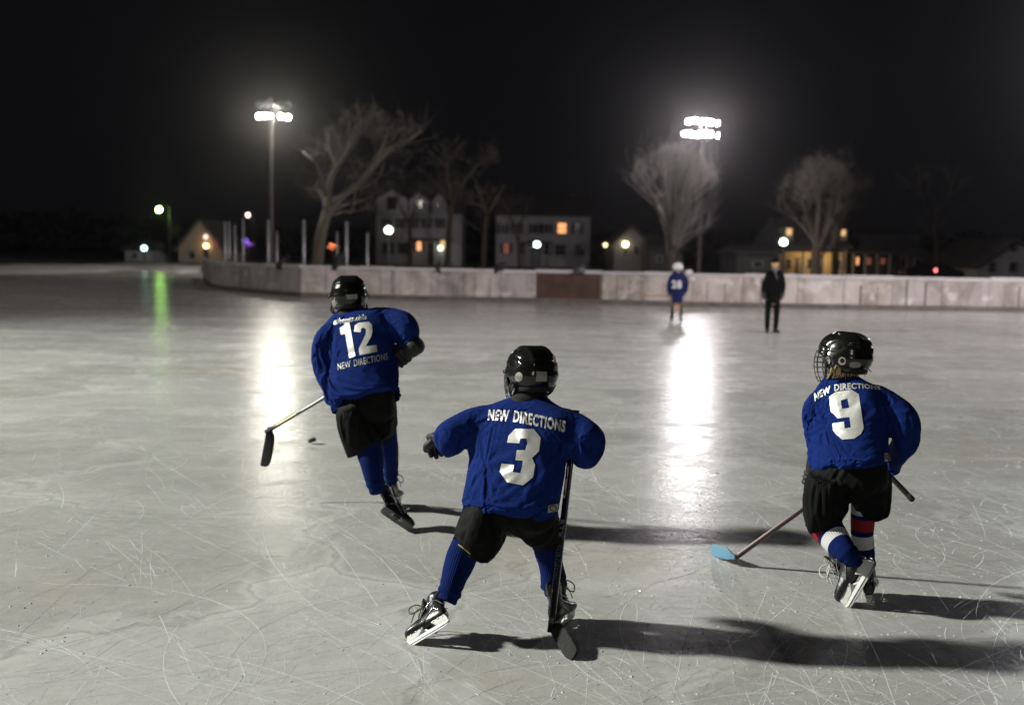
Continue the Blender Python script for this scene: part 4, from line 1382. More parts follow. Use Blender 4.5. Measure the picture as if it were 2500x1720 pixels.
# ------------------------------------------------------------------ skate
def skate(parent, heel, toe, up, k=1.0, lace=LACE_D, loops=2, side=1, holder_m=HOLDER, flex=0.0):
    """heel / toe: ends of the blade's running edge in the world; up: towards the ankle"""
    h, t = V(heel), V(toe)
    f = (t - h).normalized(); u = V(up); u = (u - f * u.dot(f)).normalized(); r = f.cross(u)
    s = k
    R = Matrix((f, -r, u)).transposed()          # x toe, y left, z up
    Mx = Matrix.Translation(h.lerp(t, .40)) @ R.to_4x4() @ Matrix.Scale(s, 4)
    foot = [(-.092, .066, .098, .016), (-.086, .060, .125, .027), (-.065, .057, .15, .034), (-.03, .057, .165, .035), (.01, .057, .158, .034), (.045, .056, .138, .036),
            (.085, .055, .118, .042), (.12, .055, .107, .043), (.146, .057, .099, .036), (.160, .062, .088, .020)]
    rings = []
    for x, z0, z1, w in foot:
        zc, hz_ = (z0 + z1) / 2, (z1 - z0) / 2
        rings.append([V((x, w * math.copysign(abs(math.cos(q)) ** .8, math.cos(q)), zc + hz_ * math.copysign(abs(math.sin(q)) ** .8, math.sin(q)))) for q in np.linspace(0, 2 * math.pi, 29)[:-1]])
    parts = [loft(rings, sub=2),
             tube([V((-.028, 0, .10)), V((-.030 - flex * .4, 0, .155)), V((-.028 - flex, 0, .20)), V((-.034 - flex * 1.35, 0, .232))], [(.056, .034), (.050, .034), (.050, .037), (.054, .041)], 24, ref=(1, 0, 0), sub=3),
             tube([V((-.070 - flex, 0, .20)), V((-.082 - flex * 1.6, 0, .255))], [(.012, .026), (.008, .020)], 14, ref=(1, 0, 0)),                    # tendon guard
             tube([V((.055, 0, .135)), V((.032 - flex * .8, 0, .185)), V((.034 - flex * 1.5, 0, .255))], [(.013, .028), (.011, .030), (.007, .027)], 14, ref=(1, 0, 0), sub=2)]   # tongue
    boot = obj('skate', remesh(xf(join(*parts), Mx), .0042 * s, 2), LEATHER, parent, True)
    def prism(prof, w0, w1):
        """profile in xz, half width w0 low, w1 high"""
        zs = [z for x, z in prof]; lo, hi = min(zs), max(zs)
        g = []
        for sgn in (1, -1):
            g.append([V((x, sgn * (w0 + (w1 - w0) * (z - lo) / (hi - lo)), z)) for x, z in prof])
        n = len(prof)
        return g[0] + g[1], [tuple(range(n)), tuple(range(2 * n - 1, n - 1, -1))] + [((i + 1) % n, i, n + i, n + (i + 1) % n) for i in range(n)]
    front = prism([(.045, .060), (.140, .060), (.150, .050), (.152, .028), (.132, .026), (.110, .030), (.085, .030), (.062, .045)], .0085, .022)
    rear = prism([(-.088, .062), (-.004, .060), (-.020, .046), (-.034, .030), (-.060, .029), (-.082, .027), (-.102, .027), (-.100, .045)], .0085, .022)
    beam = prism([(-.104, .030), (-.08, .0308), (.08, .0308), (.152, .0305), (.158, .022), (.146, .0125), (-.090, .0125), (-.106, .020)], .0062, .0078)
    rib = prism([(.012, .0300), (.024, .0300), (.048, .050), (.040, .052)], .006, .0075)
    hd = obj('blade_holder', xf(join(front, rear, beam, rib), Mx), holder_m, boot)
    riv = [ball(V((x, y, .058)), .004, 8, 6) for x in (-.075, -.05, -.02, .06, .09, .12) for y in (-.0215, .0215)]
    obj('rivet', xf(join(*riv), Mx), STEEL, hd, True)
    bl = [(-.103, .016), (-.098, .004), (-.08, 0), (.13, 0), (.15, .006), (.161, .018), (.158, .024), (.13, .0135), (-.09, .0135), (-.103, .020)]
    obj('blade', xf(prism(bl, .0016, .0016), Mx), STEEL, boot)
    # piping and side panels
    tr = []
    for sy in (-1, 1):
        tr.append(wire([V((-.07, sy * .0345, .095)), V((-.035, sy * .0385, .125)), V((.0, sy * .0375, .105)), V((.04, sy * .0395, .075))], .0024, 6, 4))
        tr.append(wire([V((-.075 - flex * 1.2, sy * .038, .225)), V((-.030 - flex * .7, sy * .0425, .185)), V((.012, sy * .036, .165)), V((.05, sy * .036, .120)), V((.09, sy * .040, .100))], .0018, 6, 4))
        tr.append(wire([V((-.085, sy * .020, .14)), V((-.05 - flex * .6, sy * .038, .175)), V((-.02 - flex * .3, sy * .0375, .15))], .0022, 6, 4))
    obj('piping', xf(join(*tr), Mx), SILVER, boot, True)
    # laces: rungs up the front and a bow
    lc = []
    for i in range(7):
        q = i / 6
        x, z = .085 - .045 * q, .122 + .115 * q
        if q > .55: x = .055 - .012 * (q - .55)
        x -= flex * max(0, q - .25) * 1.5
        wd = .026
        lc.append(wire([V((x - .012, -wd, z - .004)), V((x + .004, 0, z + .008)), V((x - .012, wd, z + .004))], .0028, 6, 3))
    bx = V((.048 - flex * 1.1, 0, .222))
    for j in range(loops):
        sgn = (-1) ** j * side
        lc.append(wire([bx, bx + V((.03, sgn * .03, .012)), bx + V((.055, sgn * .055, -.02)), bx + V((.05, sgn * .05, -.055)), bx + V((.03, sgn * .03, -.04)), bx], .0034, 6, 5))
        lc.append(wire([bx, bx + V((.03, sgn * .02, -.02)), bx + V((.045, sgn * .035, -.07)), bx + V((.06, sgn * .03, -.095))], .003, 6, 4))
    obj('lace', xf(join(*lc), Mx), lace, boot, True)
    return boot

# ------------------------------------------------------------------ stick
def stick(label, butt, heel, toe, bup, mats, k=1.0, bw=.068, curve=.012, w=.0125, d=.0095, shaft_end=None, grip=.0, face=None):
    """butt and heel of the shaft, toe of the blade, bup: which way the blade's height runs"""
    butt, heel, toe = V(butt), V(heel), V(toe)
    root = empty('hockey_stick', heel, label, 'hockey stick', 'hockey sticks')
    ax = (heel - butt).normalized()
    L = (heel - butt).length
    fc = V(face) if face is not None else V((0, -1, 0))
    fc = (fc - ax * fc.dot(ax)).normalized()
    ref = ax.cross(fc)
    n = 14
    pts = [butt.lerp(heel, i / n) for i in range(n + 1)]
    rr = [(w, d)] * (n + 1)
    sh_ = tube(pts, rr, 16, ref=ref, power=5.0, round_ends=False)
    so = obj('shaft', sh_, mats[0], root, True)
    b = (toe - heel); BL = b.length; b.normalize()
    up = V(bup); up = (up - b * up.dot(b)).normalized(); nr = b.cross(up)
    prof = [(-.16, .30, .30), (-.06, .55, .52), (.06, .50, .85), (.2, .50, .98), (.45, .5, 1.02), (.7, .5, 1.0), (.88, .47, .94), (.96, .38, .76), (1.0, .22, .42)]
    rings = []
    for q, lo, hi_ in prof:
        c = heel + b * (BL * q) + nr * (curve * 4 * q * (q - .3))
        hh = bw * hi_ / 2
        cen = c + up * (bw * .5 - bw * .5 * (1 - hi_) * .6)
        th = .0085 if q < .1 else .0055
        rings.append([cen + up * (hh * math.copysign(abs(math.cos(a)) ** .6, math.cos(a))) + nr * (th * math.copysign(abs(math.sin(a)) ** .6, math.sin(a))) for a in np.linspace(0, 2 * math.pi, 21)[:-1]])
    bo = obj('blade', loft(rings, sub=3), mats[1], root, True)
    if grip:
        gp = butt.lerp(heel, grip)
        obj('grip_tape', join(tube([butt - ax * .004, gp], [(w + .002, d + .002)] * 2, 16, ref=ref, power=4, round_ends=False),
                              ball(butt, (w * 1.5, w * 1.5, w * 1.5), 12, 8)), TAPE, root, True)
    return root, so, bo, sh_
# ================================================================== the players
def hit(bvh, x, y):
    h = bvh.ray_cast(CAM, ray(x, y).normalized())
    return h[0]
def px_folds(me, lst, base, seed, seams=()):
    bv = bvh_of(me)
    L = []
    for x0, y0, x1, y1, w, a in lst:
        p, q = hit(bv, x0, y0), hit(bv, x1, y1)
        if p is not None and q is not None and (p - q).length > .01: L.append((p, q, w, a))
    for pl in seams:
        for (x0, y0), (x1, y1) in zip(pl, pl[1:]):
            p, q = hit(bv, x0, y0), hit(bv, x1, y1)
            if p is not None and q is not None and (p - q).length > .01: L.append((p, q, .0065, -.0055))
    folds(me, L, base, seed)
def numbered(jo, me_world_bvh, items):
    for kind, data in items:
        if kind == 'poly':
            geo = poly_mesh(data, 6); lay_on('number', geo, me_world_bvh, PRINT, jo, .003)
        else:
            txt, bot, top, bold = data
            lay_on('lettering', strip_map(text_mesh(txt, bold), bot, top), me_world_bvh, LETTER, jo, .003)
def tagpatch(jo, bvh, quad, ring):
    me = poly_mesh([quad], 5); lay_on('size_tag', me, bvh, STICKER, jo, .003)
    cx = sum(p[0] for p in quad) / 4; cy_ = sum(p[1] for p in quad) / 4
    o = [(cx + ring * math.cos(a), cy_ + ring * .8 * math.sin(a)) for a in np.linspace(0, 2 * math.pi, 17)[:-1]]
    i_ = [(cx + ring * .72 * math.cos(a), cy_ + ring * .58 * math.sin(a)) for a in np.linspace(0, 2 * math.pi, 17)[:-1]]
    lay_on('size_tag', poly_mesh([o, i_], 4), bvh, STRAP, jo, .005)

def arm_in(k, sl): return k.limb([(x, y, dy, r * .42) for x, y, dy, r in sl], round_ends=False)
NECK = noisy('dark neck guard', (.008, .008, .009), (.016, .016, .017), 20, .9)  # added dark cover standing in for hair and shade at the nape
# ---------------------------------------------------------------- player three (centre)
def player_three():
    k = Kid(4.66, rad(14), rad(27))
    root = empty('person', G(1230, 1555), 'young skater in blue jersey number 3 with legs spread wide and elbows out', 'person', 'youth hockey players')
    rings = [((1258, 955), (1338, 962), .135, .050), ((1245, 964), (1345, 970), .13, .062), ((1212, 976), (1366, 984), .115, .082), ((1184, 990), (1398, 1000), .10, .10), ((1163, 1012), (1414, 1022), .075, .115),
             ((1152, 1052), (1404, 1058), .05, .128), ((1157, 1100), (1388, 1104), .025, .134), ((1148, 1145), (1380, 1150), .0, .138),
             ((1137, 1190), (1372, 1200), -.02, .143), ((1129, 1222), (1366, 1240), -.03, .148), ((1125, 1236), (1363, 1257), -.035, .150)]
    la = [(1195, 1018, .15, 40), (1160, 1028, .15, 42), (1128, 1041, .13, 40), (1100, 1051, .13, 37), (1090, 1057, .19, 34), (1086, 1062, .26, 30)]
    ra = [(1370, 1026, .03, 42), (1402, 1043, .01, 45), (1428, 1062, -.05, 47), (1441, 1072, -.07, 45), (1436, 1074, .03, 42), (1424, 1074, .14, 36)]
    me = shirt(k, rings, [la, ra])
    F = [(1150, 1084, 1196, 1040, .013, .007), (1152, 1090, 1212, 1086, .014, .007), (1154, 1098, 1196, 1150, .014, .008), (1100, 1100, 1128, 1052, .010, .008), (1122, 1098, 1146, 1050, .011, .008),
         (1084, 1046, 1112, 1088, .010, .006), (1072, 1072, 1100, 1100, .009, .007), (1382, 1134, 1402, 1060, .013, .008), (1362, 1120, 1398, 1044, .014, .007), (1422, 1130, 1432, 1052, .014, .008), (1450, 1128, 1456, 1062, .012, .007),
         (1470, 1110, 1440, 1060, .012, .006), (1156, 1150, 1262, 1108, .018, .008), (1142, 1204, 1250, 1150, .018, .009), (1374, 1160, 1296, 1206, .018, .009), (1366, 1210, 1290, 1170, .018, .007),
         (1180, 1246, 1196, 1176, .014, .009), (1236, 1258, 1244, 1184, .015, .009), (1310, 1262, 1298, 1184, .015, .009), (1345, 1258, 1350, 1196, .012, .007), (1240, 1010, 1300, 1070, .02, .006), (1330, 1015, 1270, 1060, .02, .005),
         (1200, 1120, 1220, 1210, .02, .006), (1320, 1100, 1330, 1170, .02, .006)]
    px_folds(me, F, .0035, 3, [[(1159, 990), (1158, 1010), (1154, 1040), (1152, 1080)], [(1398, 1000), (1402, 1040), (1390, 1100)], [(1128, 1224), (1180, 1240), (1240, 1252), (1300, 1258), (1362, 1249)], [(1165, 1000), (1240, 1000), (1320, 1010), (1400, 1020)]])
    me = drape(me)
    bv = bvh_of(me)
    j = link_mesh('jersey', me, BLUE, root, True)
    c2 = lambda pts: crop((980, 820), .28815, pts)
    three = c2([(897, 902), (908, 845), (965, 785), (1122, 787), (1180, 862), (1166, 975), (1108, 1030), (1133, 1090), (1116, 1195), (1030, 1263), (897, 1238), (834, 1150), (848, 1078), (957, 1090), (945, 1150), (1008, 1160),
                (1024, 1102), (1030, 1055), (966, 1050), (980, 966), (1050, 968), (1068, 905), (1058, 868), (1010, 868), (1000, 908)])
    numbered(j, bv, [('poly', [three]), ('text', ('NEW DIRECTIONS', c2([(730, 712), (890, 722), (1000, 738), (1200, 778), (1385, 816)]), c2([(742, 622), (900, 626), (1010, 638), (1210, 676), (1393, 716)]), .04))])
    tagpatch(j, bv, c2([(1243, 1430), (1330, 1418), (1320, 1480), (1238, 1494)]), 9)
    # padded pants
    pm = pants(k, [((1150, 1205), (1345, 1222), -.02, .095), ((1136, 1242), (1354, 1256), -.025, .115), ((1150, 1272), (1345, 1280), -.03, .115)], [[(1198, 1228, -.02, 44), (1184, 1264, -.03, 57), (1170, 1300, -.05, 56), (1158, 1330, -.06, 46), (1152, 1344, -.06, 43)], [(1310, 1246, .0, 54), (1318, 1272, .02, 50), (1328, 1300, .05, 40), (1334, 1328, .07, 36)]])
    px_folds(pm, [(1118, 1290, 1190, 1310, .012, .009), (1122, 1310, 1180, 1336, .011, .009), (1130, 1262, 1200, 1282, .013, .008), (1205, 1330, 1240, 1285, .012, .008), (1300, 1300, 1350, 1290, .010, .007), (1300, 1316, 1352, 1312, .009, .007),
                  (1250, 1276, 1210, 1320, .012, .008), (1150, 1345, 1190, 1322, .010, .006)], .006, 8)
    pm = drape(pm, .012, .06, 16, .03, 5, .6)
    po = link_mesh('hockey_pants', pm, NYLON, root, True)
    bvp = bvh_of(pm) if False else None
    cord = wire([k.p(1119, 1328, -.15), k.p(1132, 1338, -.165), k.p(1148, 1351, -.165)], .003, 6, 3)
    obj('drawcord', cord, mat('yellow green cord', (.55, .60, .06), .6), po)
    sock('sock', k, [(1142, 1322, -.05, 38), (1130, 1352, -.055, 39), (1118, 1384, -.08, 37), (1108, 1412, -.12, 33), (1100, 1436, -.15, 30), (1096, 1452, -.16, 28), (1090, 1466, -.17, 22)], SOCK, root, 1)
    sock('sock', k, [(1334, 1312, .07, 34), (1338, 1345, .08, 34), (1346, 1380, .085, 31), (1351, 1405, .085, 32), (1352, 1425, .085, 33), (1353, 1437, .085, 30), (1353, 1450, .085, 22)], SOCK, root, 2)
    skate(root, P(1088, 1527, 4.37), G(1009, 1574), (.39, 1.1, .9), .90, LACE_G, 2, 1)
    skate(root, G(1352, 1546), G(1401, 1509), (-.03, .04, .25), .90, LACE_G, 1, -1)
    # helmet, turned a little to the left
    hc = k.p(1298, 903, .16)
    yaw, nod = rad(26), rad(6)
    fw = V((-math.sin(yaw) * math.cos(nod), math.cos(yaw) * math.cos(nod), -math.sin(nod)))
    up = V((-.03, math.sin(nod) + .04, 1))
    hel, hb, Mx = helmet(root, hc, fw, up, .965)
    c_ = [(1267 + 9 * math.cos(a), 919.5 + 11.5 * math.sin(a)) for a in np.linspace(0, 2 * math.pi, 25)[:-1]]
    lay_on('sticker', poly_mesh([c_], 3), hb, STICKER, hel, .002)
    lay_on('sticker', poly_mesh([[(1310, 906), (1335.5, 907.5), (1334, 930.5), (1308, 930)]], 3), hb, STICKER, hel, .002)
    body(root, hc + V((0, 0, -.015)), fw, up, [k.limb([(1292, 965, .14, 28), (1285, 1010, .11, 40), (1270, 1100, .05, 52), (1250, 1200, .0, 52), (1245, 1228, -.02, 42)], flat=.75),
        arm_in(k, la), arm_in(k, ra),
        k.limb([(1200, 1225, -.03, 36), (1190, 1250, -.03, 36), (1142, 1340, -.055, 24), (1104, 1425, -.14, 15), (1097, 1452, -.18, 11)]), k.limb([(1300, 1232, .0, 34), (1312, 1252, .0, 34), (1336, 1330, .07, 22), (1351, 1410, .085, 14), (1353, 1450, .085, 11)])], 1.0)
    glove(root, k.p(1080, 1068, .28), k.p(1066, 1072, .345), (.3, -.1, -.9), 1.25, 1.3, -1)
    obj('nape_cover', k.limb([(1297, 930, .15, 36), (1296, 950, .145, 39), (1294, 972, .13, 46), (1292, 985, .12, 50)], flat=.85), NECK, root, True)
    glove(root, k.p(1424, 1084, .16), k.p(1402, 1082, .20), (-.2, -.9, .2), .95, 1.5, 1)
    return root
player_three()
def stick_three():
    hl, tl = G(1332, 1560), G(1381, 1612)
    shaftm = mat('black gloss shaft', (.008, .008, .011), .22, spec=.6, coat=.3)
    r, so, bo, sg = stick('black hockey stick with dark taped blade planted in front of skater three', P(1407, 1001, 4.72), hl + V((.022, .0, .035)), tl, (.05, .0, .06), (shaftm, TAPE), bw=.074, face=(-.5, -1, .2), curve=-.008, w=.0155)
    bv = BVHTree.FromPolygons(*sg)
    grey = mat('stick grey print', (.16, .18, .20), .4); blu = mat('stick blue print', (.035, .06, .12), .4); wht = mat('stick white print and glint', (.62, .62, .64), .3)
    def along(y0, y1, f0, f1):
        """quad running down the shaft between photo rows, across fractions of its width"""
        def cx(y): return 1409 + (1337 - 1409) * (y - 990) / (1545 - 990)
        w = 8.6
        return [(cx(y0) - w + 2 * w * f1, y0 - 0), (cx(y1) - w + 2 * w * f1, y1)], [(cx(y0) - w + 2 * w * f0, y0), (cx(y1) - w + 2 * w * f0, y1)]
    for txt, y0, y1, m in (('RTX', 1268, 1312, grey), ('SURGEON', 1330, 1412, blu)):
        top, bot = along(y0, y1, .12, .82)
        t_ = text_mesh(txt, .01, .2)
        lay_on('lettering', strip_map(t_, bot, top), bv, m, so, .0012)
    top, bot = along(1438, 1492, -.1, .42)
    lay_on('white_patch', poly_mesh([[bot[0], bot[1], top[1], top[0]]], 5), bv, wht, so, .0012)
    top, bot = along(1138, 1215, -.1, .5)  # white reflection painted on the left half of the upper shaft
    lay_on('white_patch', poly_mesh([[bot[0], bot[1], top[1], top[0]]], 5), bv, wht, so, .0012)
stick_three()

# ---------------------------------------------------------------- player twelve (left, farther)
def player_twelve():
    k = Kid(6.42, rad(16), rad(25))
    root = empty('person', G(975, 1292), 'tall skater in blue jersey number 12 leaning left and carrying a raised stick', 'person', 'youth hockey players')
    rings = [((826, 752), (892, 746), .19, .055), ((818, 762), (902, 752), .185, .068), ((800, 780), (935, 752), .165, .095), ((796, 800), (955, 770), .145, .115), ((800, 832), (958, 800), .12, .128),
             ((801, 868), (956, 842), .08, .135), ((798, 906), (957, 880), .05, .140), ((797, 942), (962, 915), .02, .146), ((806, 976), (971, 938), .0, .150), ((815, 1000), (979, 950), -.01, .154)]
    la = [(830, 805, .17, 30), (803, 815, .16, 32), (788, 850, .13, 31), (790, 890, .12, 30), (796, 922, .10, 26), (803, 944, .16, 22)]
    ra = [(915, 772, .11, 28), (950, 776, .09, 31), (984, 786, .03, 33), (1001, 806, -.01, 29), (996, 832, .04, 25), (986, 850, .10, 22)]
    me = shirt(k, rings, [la, ra])
    F = [(803, 800, 800, 960, .012, .010), (815, 810, 822, 930, .016, .008), (780, 900, 770, 830, .012, .007), (790, 940, 788, 870, .010, .007), (958, 835, 930, 780, .016, .008), (962, 828, 905, 810, .016, .007),
         (1010, 800, 985, 830, .011, .008), (1016, 822, 990, 848, .010, .008), (995, 770, 1012, 800, .012, .005), (968, 935, 880, 960, .016, .009), (960, 905, 870, 930, .018, .008), (820, 990, 850, 925, .014, .010), (850, 985, 872, 915, .014, .009),
         (960, 875, 880, 900, .018, .006), (900, 968, 905, 920, .013, .007), (945, 955, 940, 905, .013, .007), (835, 880, 900, 862, .02, .006)]
    px_folds(me, F, .004, 13, [[(820, 770), (812, 800), (802, 850), (800, 910)], [(945, 752), (955, 780), (958, 826)], [(812, 992), (850, 976), (900, 962), (972, 942)], [(822, 778), (880, 768), (940, 757)]])
    me = drape(me)
    bv = bvh_of(me)
    j = link_mesh('jersey', me, BLUE, root, True)
    c1 = lambda pts: crop((600, 640), .4386, pts)
    one = c1([(524, 366), (546, 352), (552, 337), (577, 333), (611, 522), (577, 534), (555, 398), (530, 403)])
    two = c1([(603, 386), (608, 352), (630, 336), (685, 331), (702, 348), (706, 385), (698, 414), (668, 468), (727, 460), (733, 497), (634, 517), (630, 480), (668, 402), (670, 372), (655, 363), (642, 370), (640, 390)])
    numbered(j, bv, [('poly', [one]), ('poly', [two]),
                     ('text', ('NEW DIRECTIONS', c1([(514, 599), (600, 580), (700, 560), (790, 540)]), c1([(510, 563), (598, 543), (698, 523), (788, 504)]), .0)),
                     ('text', ('boostmobile', c1([(524, 342), (575, 334), (625, 325), (674, 318)]), c1([(522, 310), (573, 302), (623, 293), (672, 288)]), .005)),
                     ('poly', [c1([(489, 348), (490, 324), (517, 318), (515, 343)])])])
    pm = pants(k, [((832, 975), (955, 935), .01, .10), ((826, 1003), (962, 962), .0, .12), ((835, 1040), (960, 1010), .0, .115)], [[(862, 990, .0, 48), (872, 1020, -.01, 50), (884, 1060, -.02, 45), (893, 1090, -.02, 41)], [(925, 975, .02, 44), (932, 1005, .06, 38), (940, 1035, .10, 31), (944, 1055, .12, 27)]])
    px_folds(pm, [(830, 1030, 850, 1100, .012, .007), (850, 1020, 900, 1000, .014, .008), (900, 1090, 930, 1050, .012, .008), (955, 1050, 930, 1000, .010, .007), (862, 1105, 872, 1040, .010, .006)], .006, 18)
    pm = drape(pm, .012, .06, 16, .03, 5, .6)
    link_mesh('hockey_pants', pm, NYLON, root, True)
    sock('sock', k, [(896, 1070, -.02, 34), (902, 1098, -.03, 33), (908, 1130, -.06, 29), (912, 1158, -.08, 25), (918, 1184, -.08, 23), (923, 1200, -.07, 18)], SOCK, root, 3)
    sock('sock', k, [(944, 1040, .12, 24), (948, 1075, .18, 23), (952, 1110, .25, 21), (954, 1145, .32, 18), (955, 1166, .35, 17), (955, 1176, .36, 14)], SOCK, root, 4)
    skate(root, P(930, 1252, 6.21), G(997, 1297), (-.36, 1.0, .85), .92, LACE_D, 0, 1, noisy('smoked skate holder', (.36, .37, .38), (.46, .47, .48), 20, .3), .075)
    skate(root, P(947, 1238, 6.72), P(977, 1226, 6.92), (-.015, .02, .2), .88, LACE_D, 2, -1)
    hc = k.p(852, 718, .22)
    yaw, nod = rad(9), rad(10)
    fw = V((-math.sin(yaw) * math.cos(nod), math.cos(yaw) * math.cos(nod), -math.sin(nod)))
    up = V((-.05, .2, 1))
    hel, hb, Mx = helmet(root, hc, fw, up, 1.0)
    lay_on('sticker', poly_mesh([[(846, 719), (872, 717.5), (873, 729), (847, 730.5)]], 3), hb, STICKER, hel, .002)
    lay_on('sticker', poly_mesh([[(811, 735), (818, 728), (821, 745), (813, 760)]], 3), hb, STICKER, hel, .002)
    body(root, hc + V((0, 0, -.015)), fw, up, [k.limb([(858, 760, .19, 24), (866, 800, .15, 34), (875, 880, .09, 40), (888, 955, .02, 40), (892, 980, .0, 34)], flat=.75),
        arm_in(k, la), arm_in(k, ra),
        k.limb([(870, 985, .0, 30), (896, 1080, -.03, 19), (914, 1165, -.10, 11), (917, 1188, -.11, 9)]), k.limb([(922, 980, .02, 26), (945, 1050, .13, 15), (954, 1145, .32, 9), (955, 1175, .35, 8)])], 1.02)
    obj('nape_cover', k.limb([(856, 740, .20, 26), (857, 756, .19, 29), (858, 772, .17, 36)], flat=.85), NECK, root, True)
    glove(root, k.p(998, 856, .02), k.p(968, 880, .08), (-.5, .8, -.3), 1.3, 1.6, 1)
    glove(root, k.p(803, 946, .17), k.p(806, 958, .24), (.3, .7, -.2), .95, 1.6, -1)
    return root
player_twelve()
def stick_twelve():
    sm_ = mat('grey black shaft', (.022, .022, .024), .3, coat=.3)
    g = N(sm_)
    hl, tl = P(642, 1057, 7.05), P(637, 1137, 7.0)
    b_ = P(965, 867, 6.60)
    r, so, bo, sg = stick('hockey stick with yellow flash and black taped blade lifted clear of the ice', b_, hl + V((.02, 0, .01)), tl, (1, 0, .1), (sm_, TAPE), bw=.072, curve=.012, w=.0135, d=.011, grip=.12, face=(-.2, -.8, .7))
    bv = BVHTree.FromPolygons(*sg)
    def q(x): return 1052 - (x - 657) * (1052 - 967) / (799.5 - 657)
    yel = mat('yellow stick flash', (.70, .60, .05), .4); gr = mat('grey stick print', (.30, .30, .30), .4)
    lay_on('stripe', poly_mesh([[(674, q(674) - 5.0), (722, q(722) - 5.0), (722, q(722) - 2.6), (674, q(674) - 3)]], 5), bv, yel, so, .0012)
    lay_on('stripe', poly_mesh([[(735, q(735) - 4.6), (800, q(800) - 4.6), (800, q(800) - 1), (735, q(735) - 2)]], 5), bv, gr, so, .0012)
    tt = text_mesh('SYTO', .0, .2)
    lay_on('lettering', strip_map(tt, [(718, q(718) + 5), (745, q(745) + 5)], [(716, q(716) - 0), (743, q(743) - 0)]), bv, gr, so, .0012)
stick_twelve()

